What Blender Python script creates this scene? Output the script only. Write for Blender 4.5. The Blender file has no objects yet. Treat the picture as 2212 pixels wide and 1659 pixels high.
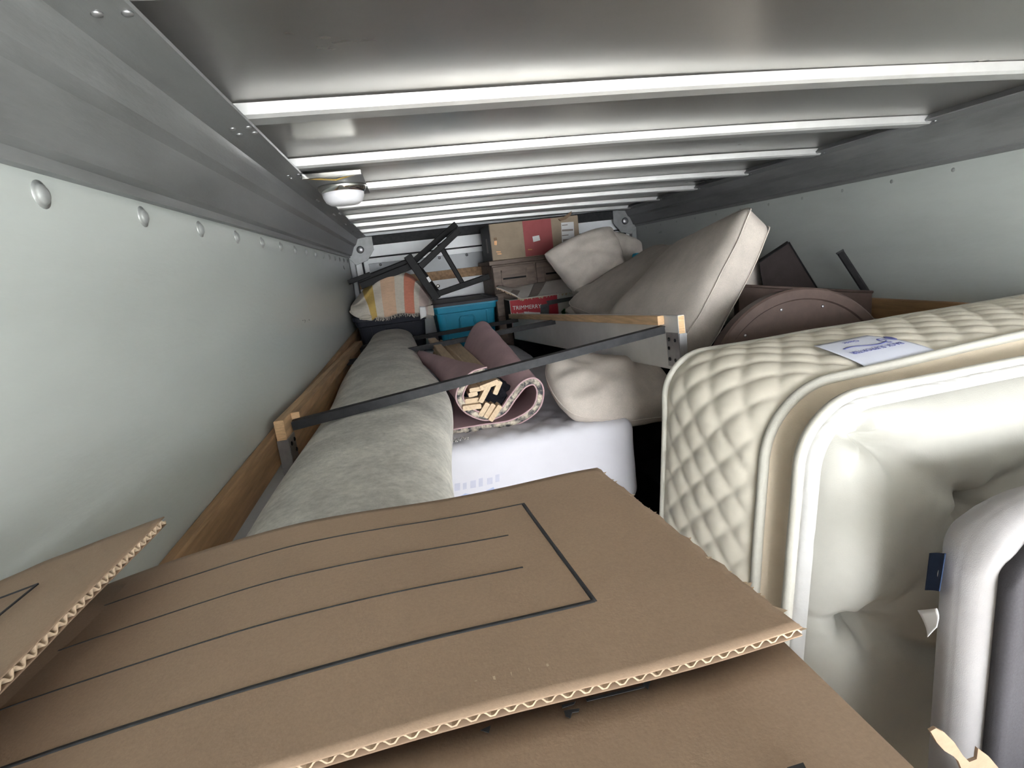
import bpy, bmesh, math, random
from mathutils import Vector, Matrix, noise
random.seed(7)
SC = bpy.context.scene
COL = SC.collection
V = Vector
# ------------------------------------------------------------------ camera
F_PX, IW, IH = 1172.0, 2212, 1659
CZ = 1.86
R_ = V((0.97457, -0.19323, -0.11347)); U_ = V((0.15170, 0.19625, 0.96875)); F_ = V((0.16492, 0.96133, -0.22057))
cam = bpy.data.cameras.new('camera'); cam.sensor_width = 36; cam.lens = F_PX / IW * 36
cam.clip_start = 0.01
camo = bpy.data.objects.new('camera', cam); COL.objects.link(camo)
m = Matrix.Identity(4)
for i in range(3):
    m[i][0], m[i][1], m[i][2] = R_[i], U_[i], -F_[i]
m[0][3], m[1][3], m[2][3] = 0, 0, CZ
camo.matrix_world = m
SC.camera = camo
# ------------------------------------------------------------------ light
SC.view_settings.view_transform = 'Standard'; SC.view_settings.look = 'None'
SC.view_settings.gamma = 1; SC.view_settings.exposure = 2.27
SC.view_settings.use_curve_mapping = False
W = bpy.data.worlds.new('overcast_sky'); SC.world = W; W.use_nodes = True
nt = W.node_tree; bg = nt.nodes['Background']
tc = nt.nodes.new('ShaderNodeTexCoord'); sx = nt.nodes.new('ShaderNodeSeparateXYZ'); rp = nt.nodes.new('ShaderNodeValToRGB')
nt.links.new(tc.outputs['Generated'], sx.inputs[0]); nt.links.new(sx.outputs['Z'], rp.inputs[0])
rp.color_ramp.elements[0].position = 0.0; rp.color_ramp.elements[0].color = (0.97, 0.985, 1.0, 1)
rp.color_ramp.elements[1].position = 1.0; rp.color_ramp.elements[1].color = (0.92, 0.96, 1.0, 1)
nt.links.new(rp.outputs[0], bg.inputs['Color']); bg.inputs['Strength'].default_value = 6.0
SC.cycles.max_bounces = 14; SC.cycles.diffuse_bounces = 10; SC.cycles.glossy_bounces = 5


def at(px, py, x=None, y=None, z=None):
    """point of the place seen at a photo pixel, at a measured x, y or z"""
    d = F_ + R_ * ((px - 1106) / F_PX) - U_ * ((py - 829.5) / F_PX)
    if x is not None: t = x / d.x
    elif y is not None: t = y / d.y
    else: t = (z - CZ) / d.z
    return V((0, 0, CZ)) + d * t


# ------------------------------------------------------------------ materials
MATS = {}
def mat(name, col, rough=0.7, metal=0.0, var=0.10, scale=8.0, bump=0.0, bscale=300.0, stretch=(1, 1, 1), col2=None, spec=0.5,
        coat=0.0, lo=0.35, hi=0.65, rvar=0.0, bumpdist=0.002, sheen=0.0, speck=0.0, sscale=150.0):
    if name in MATS: return MATS[name]
    M = bpy.data.materials.new(name); M.use_nodes = True
    n = M.node_tree.nodes; l = M.node_tree.links; b = n['Principled BSDF']
    t = n.new('ShaderNodeTexCoord'); mp = n.new('ShaderNodeMapping'); l.new(t.outputs['Object'], mp.inputs['Vector'])
    mp.inputs['Scale'].default_value = stretch
    nz = n.new('ShaderNodeTexNoise'); nz.inputs['Scale'].default_value = scale; nz.inputs['Detail'].default_value = 6
    nz.inputs['Roughness'].default_value = 0.65
    l.new(mp.outputs[0], nz.inputs['Vector'])
    r = n.new('ShaderNodeValToRGB'); l.new(nz.outputs[0], r.inputs[0])
    c2 = col2 if col2 else [c * (1 - var) for c in col]
    c1 = col if col2 else [min(1, c * (1 + var)) for c in col]
    r.color_ramp.elements[0].position = lo; r.color_ramp.elements[0].color = (*c2, 1)
    r.color_ramp.elements[1].position = hi; r.color_ramp.elements[1].color = (*c1, 1)
    cout = r.outputs[0]
    if speck:
        n3 = n.new('ShaderNodeTexNoise'); n3.inputs['Scale'].default_value = sscale; n3.inputs['Detail'].default_value = 4; n3.inputs['Roughness'].default_value = 0.7
        l.new(mp.outputs[0], n3.inputs['Vector']); r3 = n.new('ShaderNodeValToRGB'); l.new(n3.outputs[0], r3.inputs[0])
        r3.color_ramp.elements[0].position = 0.32; r3.color_ramp.elements[0].color = (1 - speck, 1 - speck, 1 - speck, 1)
        r3.color_ramp.elements[1].position = 0.66; r3.color_ramp.elements[1].color = (1, 1, 1, 1)
        mx = n.new('ShaderNodeMixRGB'); mx.blend_type = 'MULTIPLY'; mx.inputs[0].default_value = 1
        l.new(cout, mx.inputs[1]); l.new(r3.outputs[0], mx.inputs[2]); cout = mx.outputs[0]
    l.new(cout, b.inputs['Base Color'])
    b.inputs['Roughness'].default_value = rough; b.inputs['Metallic'].default_value = metal
    b.inputs['Specular IOR Level'].default_value = spec
    b.inputs['Coat Weight'].default_value = coat; b.inputs['Coat Roughness'].default_value = 0.15
    b.inputs['Sheen Weight'].default_value = sheen
    if rvar:
        mr = n.new('ShaderNodeMapRange'); l.new(nz.outputs[0], mr.inputs[0])
        mr.inputs[1].default_value = 0.3; mr.inputs[2].default_value = 0.7
        mr.inputs[3].default_value = max(0.02, rough - rvar); mr.inputs[4].default_value = rough + rvar
        l.new(mr.outputs[0], b.inputs['Roughness'])
    if bump:
        n2 = n.new('ShaderNodeTexNoise'); n2.inputs['Scale'].default_value = bscale; n2.inputs['Detail'].default_value = 3
        l.new(mp.outputs[0], n2.inputs['Vector'])
        bp = n.new('ShaderNodeBump'); bp.inputs['Strength'].default_value = bump; bp.inputs['Distance'].default_value = bumpdist
        l.new(n2.outputs[0], bp.inputs['Height']); l.new(bp.outputs[0], b.inputs['Normal'])
    MATS[name] = M
    return M

wallm = mat('painted_wall', (0.46, 0.492, 0.478), 0.36, 0, 0.06, 3, 0.12, 60, (1, .5, 2), rvar=0.10, bumpdist=0.004)
rivm = mat('rivet_metal', (0.36, 0.375, 0.37), 0.35, 0.5, 0.1, 20)
backm = mat('white_panel', (0.80, 0.82, 0.85), 0.35, 0, 0.05, 3)
alum = mat('roof_sheet', (0.38, 0.37, 0.355), 0.30, 0.85, 0.10, 1.6, 0, 3, (.5, 1.2, 1), rvar=0.04)
bowm = mat('bow_metal', (0.58, 0.58, 0.58), 0.40, 0.6, 0.08, 6)
railm = mat('galvanised_rail', (0.23, 0.235, 0.24), 0.46, 0.4, 0.20, 3.5, 0.15, 90, (3, .6, 3), rvar=0.1)
shinym = mat('bare_aluminium', (0.13, 0.135, 0.14), 0.42, 0.6, 0.06, 3, 0.3, 5, bumpdist=0.02)
darkst = mat('dark_steel', (0.030, 0.031, 0.034), 0.5, 0, 0.2, 30, spec=.10)
steel = mat('zinc_steel', (0.33, 0.33, 0.34), 0.38, 0.85, 0.15, 20)
blackm = mat('black_paint', (0.012, 0.012, 0.013), 0.42, 0, 0.2, 20, spec=.07)
blackp = mat('black_plastic', (0.018, 0.020, 0.028), 0.42, 0, 0.15, 20, spec=.12)
teal = mat('teal_plastic', (0.02, 0.26, 0.41), 0.42, 0, 0.08, 6, spec=.25)
greyp = mat('dark_grey_lid', (0.045, 0.045, 0.052), 0.5, 0, 0.12, 12, spec=.15)
kraft = mat('kraft_card', (0.32, 0.225, 0.155), 0.85, 0, 0.07, 9, 0.25, 700, bumpdist=0.0006, lo=0.3, hi=0.7, speck=0.13, sscale=420)
kraftl = mat('kraft_light', (0.46, 0.355, 0.25), 0.85, 0, 0.14, 60)
kraftd = mat('kraft_inner', (0.22, 0.15, 0.10), 0.9, 0, 0.12, 40)
kraftb = mat('kraft_printed_box', (0.33, 0.26, 0.19), 0.8, 0, 0.08, 12)
ink = mat('printed_ink', (0.022, 0.023, 0.026), 0.7, 0, 0.25, 120)
oak = mat('pale_wood', (0.52, 0.34, 0.19), 0.6, 0, 0.25, 6, 0.15, 120, (9, .5, 9))
pine = mat('pine_wood', (0.62, 0.42, 0.24), 0.6, 0, 0.2, 9, 0.1, 150, (12, .6, 12))
slatw = mat('wall_slat_wood', (0.36, 0.22, 0.115), 0.6, 0, 0.3, 5, 0.2, 80, (8, .6, 8))
endg = mat('end_grain', (0.62, 0.41, 0.23), 0.7, 0, 0.2, 40, 0, 100, (1, 1, 6))
birch = mat('birch_slat', (0.48, 0.36, 0.235), 0.55, 0, 0.14, 20, 0, 100, (8, .6, 8))
greypaint = mat('grey_painted_board', (0.62, 0.61, 0.60), 0.6, 0, 0.10, 4, 0.1, 80)
linen = mat('grey_linen', (0.52, 0.47, 0.425), 0.92, 0, 0.08, 14, 0.55, 900, bumpdist=0.0012, speck=0.25, sscale=500)
linen2 = mat('pale_linen', (0.60, 0.55, 0.50), 0.92, 0, 0.07, 18, 0.55, 800, bumpdist=0.0012, speck=0.2, sscale=500)
sheet = mat('white_sheet', (0.53, 0.53, 0.58), 0.85, 0, 0.03, 5, 0.2, 500, bumpdist=0.0006)
cream = mat('cream_quilt', (0.66, 0.62, 0.53), 0.8, 0, 0.04, 12, 0.3, 900, bumpdist=0.0006)
beige = mat('beige_gusset', (0.62, 0.54, 0.43), 0.8, 0, 0.05, 14, 0.4, 400, bumpdist=0.001)
ivory = mat('ivory_damask', (0.49, 0.487, 0.45), 0.75, 0, 0.03, 12, 0.3, 420, bumpdist=0.001)
pipe = mat('white_piping', (0.50, 0.49, 0.44), 0.7, 0, 0.04, 60, 0.5, 500, bumpdist=0.001)
satin = mat('white_satin', (0.49, 0.49, 0.485), 0.5, 0, 0.03, 40, 0.3, 80, bumpdist=0.003)
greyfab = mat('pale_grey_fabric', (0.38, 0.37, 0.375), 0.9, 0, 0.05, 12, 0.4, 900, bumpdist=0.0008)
greyfab_shade = mat('shaded_grey_fabric', (0.042, 0.040, 0.046), 0.95, 0, 0.10, 300, 0.5, 900, bumpdist=0.001)  # same grey block fabric with the shade on its front painted in
rugm = mat('marbled_rug_back', (0.84, 0.815, 0.76), 0.95, 0, 0.1, 6, 0.5, 260, (1, 1, 1), col2=(0.60, 0.585, 0.55), bumpdist=0.002, lo=0.38, hi=0.62, speck=0.26, sscale=70)
pink = mat('mauve_rug_back', (0.44, 0.30, 0.32), 0.95, 0, 0.09, 6, 0.6, 350, bumpdist=0.0015)
pile = mat('rug_pattern_pile', (0.55, 0.49, 0.40), 0.95, 0, 0.1, 34, 0.9, 180, col2=(0.05, 0.052, 0.06), bumpdist=0.006, lo=0.42, hi=0.60)
blackcl_shade = mat('black_cloth_and_shade', (0.010, 0.010, 0.013), 0.95, 0, 0.2, 30, 0.4, 300, spec=.03)  # slat cloth; on cartons the black stands in for shade in the gaps
brown = mat('brown_laminate', (0.085, 0.060, 0.053), 0.5, 0, 0.10, 30, 0.1, 300, spec=.15)
dkbrown = mat('dark_brown_panel', (0.030, 0.024, 0.024), 0.5, 0, 0.12, 20, spec=.1)
dresm = mat('dresser_wood', (0.17, 0.125, 0.10), 0.6, 0, 0.25, 7, 0.15, 90, (1, 6, 6))
redm = mat('red_print', (0.33, 0.07, 0.075), 0.7, 0, 0.05, 20)
redb = mat('bright_red_print', (0.42, 0.02, 0.035), 0.6, 0, 0.06, 20)
whitec = mat('white_card', (0.60, 0.58, 0.55), 0.8, 0, 0.06, 9)
paper = mat('white_paper', (0.74, 0.74, 0.75), 0.7, 0, 0.02, 20)
greyt = mat('grey_tape', (0.26, 0.23, 0.21), 0.5, 0, 0.1, 20)
silvert = mat('duct_tape', (0.10, 0.105, 0.11), 0.3, 0.3, 0.2, 30)
green = mat('green_print', (0.02, 0.20, 0.05), 0.7)
copper = mat('copper_staple', (0.55, 0.28, 0.13), 0.5, 0.6)
lampw = mat('lamp_diffuser', (0.74, 0.74, 0.78), 0.3, 0, 0.02, 10)
chrome = mat('chrome_ring', (0.75, 0.75, 0.72), 0.12, 1.0, 0.05, 10)
navy = mat('navy_label', (0.022, 0.034, 0.070), 0.9, spec=.05)
lilac = mat('pale_lilac_label', (0.66, 0.69, 0.80), 0.5, 0, 0.02, 10)
bluei = mat('label_blue_ink', (0.09, 0.10, 0.28), 0.6)
fade = mat('faint_print', (0.44, 0.45, 0.55), 0.85)
fadeb = mat('faint_blue_print', (0.33, 0.38, 0.56), 0.85)
plym = mat('plywood_floor', (0.42, 0.33, 0.23), 0.7, 0, 0.25, 5, 0.1, 60, (6, .6, 1))
bounce_ground = mat('pale_bounce_ground', (0.66, 0.65, 0.61), 0.9, 0, 0.12, 4, 0.4, 60)  # paleness chosen so the unseen ground bounces light into the truck
leaf = mat('hedge_leaves', (0.05, 0.12, 0.03), 0.8, 0, 0.5, 3)
S_CREAM = mat('throw_cream', (0.58, 0.53, 0.46), 0.95, 0, 0.08, 40, 0.8, 260, (1, 1, 3), bumpdist=0.003)
S_YEL = mat('throw_mustard', (0.52, 0.36, 0.11), 0.95, 0, 0.08, 40, 0.8, 260, (1, 1, 3), bumpdist=0.003)
S_PEACH = mat('throw_peach', (0.62, 0.42, 0.29), 0.95, 0, 0.08, 40, 0.8, 260, (1, 1, 3), bumpdist=0.003)
S_CORAL = mat('throw_coral', (0.58, 0.22, 0.15), 0.95, 0, 0.08, 40, 0.8, 260, (1, 1, 3), bumpdist=0.003)
S_BLUSH = mat('throw_blush', (0.52, 0.42, 0.38), 0.95, 0, 0.08, 40, 0.8, 260, (1, 1, 3), bumpdist=0.003)

# ------------------------------------------------------------------ object helpers
def wloc(o):
    p = V((0, 0, 0))
    while o is not None:
        p = p + o.location; o = o.parent
    return p

def tag(o, label=None, cat=None, group=None, kind=None):
    if label: o['label'] = label
    if cat: o['category'] = cat
    if group: o['group'] = group
    if kind: o['kind'] = kind
    return o

def thing(name, label, cat, loc, group=None):
    o = bpy.data.objects.new(name, None); o.empty_display_size = 0.05
    COL.objects.link(o); o.location = loc
    return tag(o, label, cat, group)

def obj(name, verts, faces, mats, parent=None, smooth=False, midx=None):
    """one mesh object from world coordinates; origin at its base, or its parent's frame"""
    verts = [V(v) for v in verts]
    lo = V([min(v[i] for v in verts) for i in range(3)]); hi = V([max(v[i] for v in verts) for i in range(3)])
    o_w = V(((lo.x + hi.x) / 2, (lo.y + hi.y) / 2, lo.z))
    me = bpy.data.meshes.new(name)
    me.from_pydata([v - o_w for v in verts], [], faces)
    if not isinstance(mats, (list, tuple)): mats = [mats]
    for mm in mats: me.materials.append(mm)
    if midx: me.polygons.foreach_set('material_index', midx)
    bm = bmesh.new(); bm.from_mesh(me)
    bmesh.ops.recalc_face_normals(bm, faces=bm.faces); bm.to_mesh(me); bm.free()
    if smooth: me.polygons.foreach_set('use_smooth', [True] * len(me.polygons))
    me.update()
    o = bpy.data.objects.new(name, me); COL.objects.link(o)
    if parent is not None:
        o.parent = parent; o.location = o_w - wloc(parent)
    else: o.location = o_w
    return o

def bmobj(name, bm, mats, parent=None, smooth=False):
    bm.verts.ensure_lookup_table(); bm.verts.index_update()
    vs = [v.co.copy() for v in bm.verts]; fs = [[v.index for v in f.verts] for f in bm.faces]
    mi = [f.material_index for f in bm.faces]
    bm.free()
    return obj(name, vs, fs, mats, parent, smooth, mi)

class MB:
    """collects shapes that make ONE part"""
    def __init__(s): s.v, s.f, s.m = [], [], []
    def add(s, vs, fs, mi=0):
        k = len(s.v); s.v += [V(v) for v in vs]; s.f += [[i + k for i in f] for f in fs]; s.m += [mi] * len(fs); return s
    def bar(s, p0, p1, w, h, up=(0, 0, 1), bev=0.0, mi=0):
        vs, fs = bar_geo(p0, p1, w, h, up, bev); return s.add(vs, fs, mi)
    def box(s, x0, x1, y0, y1, z0, z1, mi=0):
        vs = [(x, y, z) for z in (z0, z1) for y in (y0, y1) for x in (x0, x1)]
        return s.add(vs, [(0, 2, 3, 1), (4, 5, 7, 6), (0, 1, 5, 4), (2, 6, 7, 3), (0, 4, 6, 2), (1, 3, 7, 5)], mi)
    def build(s, name, mats, parent=None, smooth=False): return obj(name, s.v, s.f, mats, parent, smooth, s.m)

def bar_geo(p0, p1, w, h, up=(0, 0, 1), bev=0.0):
    p0, p1, up = V(p0), V(p1), V(up)
    d = (p1 - p0).normalized(); sd = d.cross(up).normalized(); u = sd.cross(d).normalized()
    if bev <= 0: prof = [(-w / 2, -h / 2), (w / 2, -h / 2), (w / 2, h / 2), (-w / 2, h / 2)]
    else:
        b = bev; prof = []
        for cx, cy, a0 in ((w / 2 - b, h / 2 - b, 0), (-w / 2 + b, h / 2 - b, 90), (-w / 2 + b, -h / 2 + b, 180), (w / 2 - b, -h / 2 + b, 270)):
            for k in range(3):
                a = math.radians(a0 + 45 * k); prof.append((cx + b * math.cos(a), cy + b * math.sin(a)))
    n = len(prof); vs = [p + sd * a + u * b_ for p in (p0, p1) for a, b_ in prof]
    fs = [(i, (i + 1) % n, n + (i + 1) % n, n + i) for i in range(n)] + [tuple(range(n)), tuple(range(n, 2 * n))]
    return vs, fs

def bar(name, p0, p1, w, h, mt, parent=None, up=(0, 0, 1), bev=0.002):
    vs, fs = bar_geo(p0, p1, w, h, up, bev); return obj(name, vs, fs, mt, parent)

def bbox(name, x0, x1, y0, y1, z0, z1, mt, parent=None, bev=0.003, seg=2):
    bm = bmesh.new(); bmesh.ops.create_cube(bm, size=1)
    for v in bm.verts: v.co = V(((x0 + x1) / 2 + v.co.x * (x1 - x0), (y0 + y1) / 2 + v.co.y * (y1 - y0), (z0 + z1) / 2 + v.co.z * (z1 - z0)))
    if bev: bmesh.ops.bevel(bm, geom=list(bm.edges), offset=bev, segments=seg, affect='EDGES', profile=0.5)
    return bmobj(name, bm, mt, parent)

def prism(name, poly, off, mt, parent=None, bev=0.0):
    """closed polygon of 3D points extruded by vector off"""
    off = V(off); n = len(poly); vs = [V(p) for p in poly] + [V(p) + off for p in poly]
    fs = [tuple(range(n)), tuple(range(n, 2 * n))] + [(i, (i + 1) % n, n + (i + 1) % n, n + i) for i in range(n)]
    if not bev: return obj(name, vs, fs, mt, parent)
    bm = bmesh.new(); bv = [bm.verts.new(v) for v in vs]
    for f in fs: bm.faces.new([bv[i] for i in f])
    bmesh.ops.recalc_face_normals(bm, faces=bm.faces)
    bmesh.ops.bevel(bm, geom=list(bm.edges), offset=bev, segments=2, affect='EDGES', profile=0.5)
    return bmobj(name, bm, mt, parent)

def tube_geo(pts, r, n=8, closed=False):
    pts = [V(p) for p in pts]; N = len(pts); vs, fs = [], []
    up = V((0, 0, 1)); prev = None
    for i, p in enumerate(pts):
        a = pts[(i - 1) % N] if (closed or i > 0) else p
        b = pts[(i + 1) % N] if (closed or i < N - 1) else p
        d = (b - a).normalized()
        if prev is None:
            s = d.cross(up if abs(d.z) < .9 else V((1, 0, 0))).normalized()
        else: s = (prev - d * prev.dot(d)).normalized()
        prev = s; t = d.cross(s); rr = r[i] if isinstance(r, (list, tuple)) else r
        for k in range(n):
            a_ = 2 * math.pi * k / n; vs.append(p + s * math.cos(a_) * rr + t * math.sin(a_) * rr)
    for i in range(N if closed else N - 1):
        j = (i + 1) % N
        for k in range(n): fs.append((i * n + k, i * n + (k + 1) % n, j * n + (k + 1) % n, j * n + k))
    if not closed: fs += [tuple(range(n)), tuple(range((N - 1) * n, N * n))]
    return vs, fs

def tube(name, pts, r, mt, parent=None, n=8, closed=False):
    vs, fs = tube_geo(pts, r, n, closed); return obj(name, vs, fs, mt, parent, True)

def lathe(name, c, axis, prof, mt, parent=None, n=32, smooth=True):
    """prof: list of (radius, distance along axis)"""
    c, ax = V(c), V(axis).normalized(); s = ax.orthogonal().normalized(); t = ax.cross(s); vs, fs = [], []
    for r, h in prof:
        for k in range(n):
            a = 2 * math.pi * k / n; vs.append(c + ax * h + (s * math.cos(a) + t * math.sin(a)) * max(r, 1e-5))
    for i in range(len(prof) - 1):
        for k in range(n): fs.append((i * n + k, i * n + (k + 1) % n, (i + 1) * n + (k + 1) % n, (i + 1) * n + k))
    fs += [tuple(range(n)), tuple(range((len(prof) - 1) * n, len(prof) * n))]
    return obj(name, vs, fs, mt, parent, smooth)

def grid_faces(nu, nv, k=0): return [(k + i * nv + j, k + i * nv + j + 1, k + (i + 1) * nv + j + 1, k + (i + 1) * nv + j) for i in range(nu - 1) for j in range(nv - 1)]

def surf(name, fn, nu, nv, mt, parent=None, thick=0.0, smooth=True, mfn=None):
    """grid surface fn(u,v), u,v in 0..1; thick>0 gives it a second side and rims"""
    P = [[V(fn(i / (nu - 1), j / (nv - 1))) for j in range(nv)] for i in range(nu)]
    vs = [p for row in P for p in row]; fs = grid_faces(nu, nv); mi = None
    if thick:
        nr = []
        for i in range(nu):
            for j in range(nv):
                a = P[min(i + 1, nu - 1)][j] - P[max(i - 1, 0)][j]; b = P[i][min(j + 1, nv - 1)] - P[i][max(j - 1, 0)]
                q = a.cross(b); nr.append(q.normalized() if q.length > 1e-9 else V((0, 0, 1)))
        k = len(vs); vs = vs + [v - q * thick for v, q in zip(vs, nr)]
        top = len(fs); fs = fs + grid_faces(nu, nv, k)
        for i in range(nu - 1):
            for j in (0, nv - 1): fs.append((i * nv + j, (i + 1) * nv + j, k + (i + 1) * nv + j, k + i * nv + j))
        for j in range(nv - 1):
            for i in (0, nu - 1): fs.append((i * nv + j, i * nv + j + 1, k + i * nv + j + 1, k + i * nv + j))
        if mfn: mi = mfn(nu, nv, top, len(fs))
    elif mfn: mi = mfn(nu, nv, len(fs), len(fs))
    return obj(name, vs, fs, mt, parent, smooth, mi)

def softbox_pts(hx, hy, hz, r, sp):
    """rounded box as a dict-merged quad grid centred on 0"""
    h = (hx, hy, hz); idx = {}; vs, fs = [], []
    def put(q):
        c = V([max(-(h[i] - r), min(h[i] - r, q[i])) for i in range(3)]); d = V(q) - c
        p = c + d.normalized() * r if d.length > 1e-9 else V(q)
        k = tuple(round(x, 5) for x in q)
        if k not in idx: idx[k] = len(vs); vs.append(p)
        return idx[k]
    def ticks(a, n): return [-a + 2 * a * i / n for i in range(n + 1)]
    for ax in range(3):
        b, c = (ax + 1) % 3, (ax + 2) % 3
        nb, nc = max(4, int(2 * h[b] / sp)), max(4, int(2 * h[c] / sp))
        def spread(a, n):
            out = []
            m_ = max(2, min(5, n // 3))
            edge = [r * (i / m_) for i in range(m_)]
            inner = [(-(a - r)) + 2 * (a - r) * i / n for i in range(n + 1)]
            return [-a + e for e in edge] + inner + [a - e for e in reversed(edge)]
        tb, tcx = spread(h[b], nb), spread(h[c], nc)
        for sgn in (-1, 1):
            ids = []
            for x in tb:
                row = []
                for y in tcx:
                    q = [0, 0, 0]; q[ax] = sgn * h[ax]; q[b] = x; q[c] = y; row.append(put(q))
                ids.append(row)
            for i in range(len(tb) - 1):
                for j in range(len(tcx) - 1): fs.append((ids[i][j], ids[i][j + 1], ids[i + 1][j + 1], ids[i + 1][j]))
    return vs, fs

def softbox(name, c, X, Y, Z, dims, r, sp, mt, parent=None, warp=None):
    """rounded box with half sizes dims along unit axes X,Y,Z about c; warp(local point)->local point"""
    X, Y, Z, c = V(X).normalized(), V(Y).normalized(), V(Z).normalized(), V(c)
    vs, fs = softbox_pts(*dims, r, sp); out = []
    for p in vs:
        if warp: p = V(warp(p))
        out.append(c + X * p.x + Y * p.y + Z * p.z)
    return obj(name, out, fs, mt, parent, True)

def pillow_geo(c, X, Y, Z, w, h, t, seed=0, n=34, pinch=0.02, crn=0.17, wr=0.016, ex=0.45, sag=None):
    X, Y, Z, c = V(X).normalized(), V(Y).normalized(), V(Z).normalized(), V(c); vs, fs = [], []; idx = {}
    for s in (1, -1):
        for i in range(n + 1):
            for j in range(n + 1):
                u, v = math.sin(math.pi / 2 * (-1 + 2 * i / n)), math.sin(math.pi / 2 * (-1 + 2 * j / n))
                edge = i in (0, n) or j in (0, n)
                if edge and s == -1: idx[(s, i, j)] = idx[(1, i, j)]; continue
                x = w * u * (1 - pinch * (1 - v * v)); y = h * v * (1 - pinch * (1 - u * u))
                cr = 1 - crn * (u * v) ** 2; x *= cr; y *= cr
                k = max(0, 1 - u * u) ** ex * max(0, 1 - v * v) ** ex
                z = s * t * k
                q = V((u * 2.3 + seed, v * 2.3, s * 1.7 + seed))
                rad = math.atan2(v, u)
                z += wr * noise.noise(q) * (0.3 + k) + wr * 0.8 * math.sin(rad * 9 + seed + 3 * noise.noise(q)) * (u * u + v * v) * 0.5 * k
                p = c + X * x + Y * y + Z * z
                if sag: p = V(sag(p, u, v))
                idx[(s, i, j)] = len(vs); vs.append(p)
        for i in range(n):
            for j in range(n): fs.append((idx[(s, i, j)], idx[(s, i, j + 1)], idx[(s, i + 1, j + 1)], idx[(s, i + 1, j)]))
    return vs, fs

def pillow(name, label, cat, c, X, Y, Z, w, h, t, mt, seed=0, group=None, **k):
    vs, fs = pillow_geo(c, X, Y, Z, w, h, t, seed, **k)
    lo = min(v.z for v in vs); T = thing(name, label, cat, (c[0], c[1], lo), group)
    obj('cover', vs, fs, mt, T, True)
    n = k.get('n', 34); pts = []
    X, Y, c = V(X).normalized(), V(Y).normalized(), V(c); pin = k.get('pinch', .02); sag = k.get('sag')
    for a in range(96):
        q = a / 24.0; e = int(q); f = -1 + 2 * (q - e)
        u, v = [(f, -1), (1, f), (-f, 1), (-1, -f)][e]
        cr = 1 - .17 * (u * v) ** 2; p = c + (X * w * u * (1 - pin * (1 - v * v)) + Y * h * v * (1 - pin * (1 - u * u))) * cr
        if sag: p = V(sag(p, u, v))
        pts.append(p)
    tube('edge_seam', pts, 0.0022, mt, T, 6, True)
    return T

def text_obj(name, s, size, origin, X, Y, mt, parent, depth=0.0006):
    cu = bpy.data.curves.new(name, 'FONT'); cu.body = s; cu.size = size; cu.extrude = depth; cu.align_x = 'LEFT'; cu.resolution_u = 2
    t = bpy.data.objects.new(name, cu); COL.objects.link(t)
    dg = bpy.context.evaluated_depsgraph_get(); dg.update()
    me = bpy.data.meshes.new_from_object(t.evaluated_get(dg))
    X, Y = V(X).normalized(), V(Y).normalized(); Z = X.cross(Y); o = V(origin)
    vs = [o + X * v.co.x + Y * v.co.y + Z * v.co.z for v in me.vertices]; fs = [list(p.vertices) for p in me.polygons]
    bpy.data.objects.remove(t); bpy.data.meshes.remove(me); bpy.data.curves.remove(cu)
    return obj(name, vs, fs, mt, parent)

def copies(src, locs, parent):
    for p in locs:
        c = src.copy(); COL.objects.link(c); c.parent = parent; c.location = V(p) - wloc(parent)

def struct(o, label, cat): return tag(o, label, cat, kind='structure')

# ================================================================== the truck body
XL, XR, YF, YB, ZT = -0.3885, 1.9515, -2.30, 4.45, 2.22
fl = struct(bbox('floor', XL - .04, XR + .04, YF, YB + .05, -0.06, 0, plym, bev=0), 'worn plywood floor of the truck box under the load', 'floor')
wl = struct(bbox('wall_left', XL - .03, XL, YF, YB + .05, 0, ZT, wallm, bev=0), 'pale grey painted truck wall with round rivets on the left', 'wall')
wr_ = struct(bbox('wall_right', XR, XR + .03, YF, YB + .05, 0, ZT, wallm, bev=0), 'pale grey painted truck wall behind the cushions on the right', 'wall')
wb = struct(bbox('wall_back', XL, XR, YB, YB + .03, 0, ZT, backm, bev=0), 'white panelled front bulkhead at the far end of the truck', 'wall')
YBOW = [1.164 + .504 * k for k in range(-9, 7)]
def camber(x): return -0.024 * max(0, (x - .35) / 1.5) ** 2
def bulge(y):
    t = ((y - YBOW[0] - 0.025) / .504) % 1.0
    return 0.008 * (1 - abs(2 * t - 1) ** 6) 
def sheetf(u, v):
    x = XL + .02 + u * (XR - XL - .04); y = YF + v * (YB - YF)
    return (x, y, 2.200 + camber(x) + bulge(y) + 0.0022 * noise.noise(V((x * 1.1, y * 1.1, 0))))
ce = struct(surf('ceiling', lambda u, v: sheetf(u, 1 - v), 30, 700, alum, thick=-0.004), 'dull aluminium roof sheet ridged between bright cross bows', 'ceiling')
def bow(y):
    prof = [(.012, .040), (.012, .029), (-.004, .026), (-.002, .006), (.004, .0), (.050, .0), (.052, .040)]
    n = len(prof); N = 24; vs, fs = [], []
    for i in range(N + 1):
        x = XL + .13 + (XR - XL - .26) * i / N
        for a, b in prof: vs.append((x, y + a, 2.172 + camber(x) + b))
    for i in range(N):
        for k in range(n): fs.append((i * n + k, i * n + (k + 1) % n, (i + 1) * n + (k + 1) % n, (i + 1) * n + k))
    fs += [tuple(range(n)), tuple(range(N * n, (N + 1) * n))]
    return obj('roof_bow', vs, fs, bowm, ce)
for y in YBOW:
    if y < YB - .06: bow(y)
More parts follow.
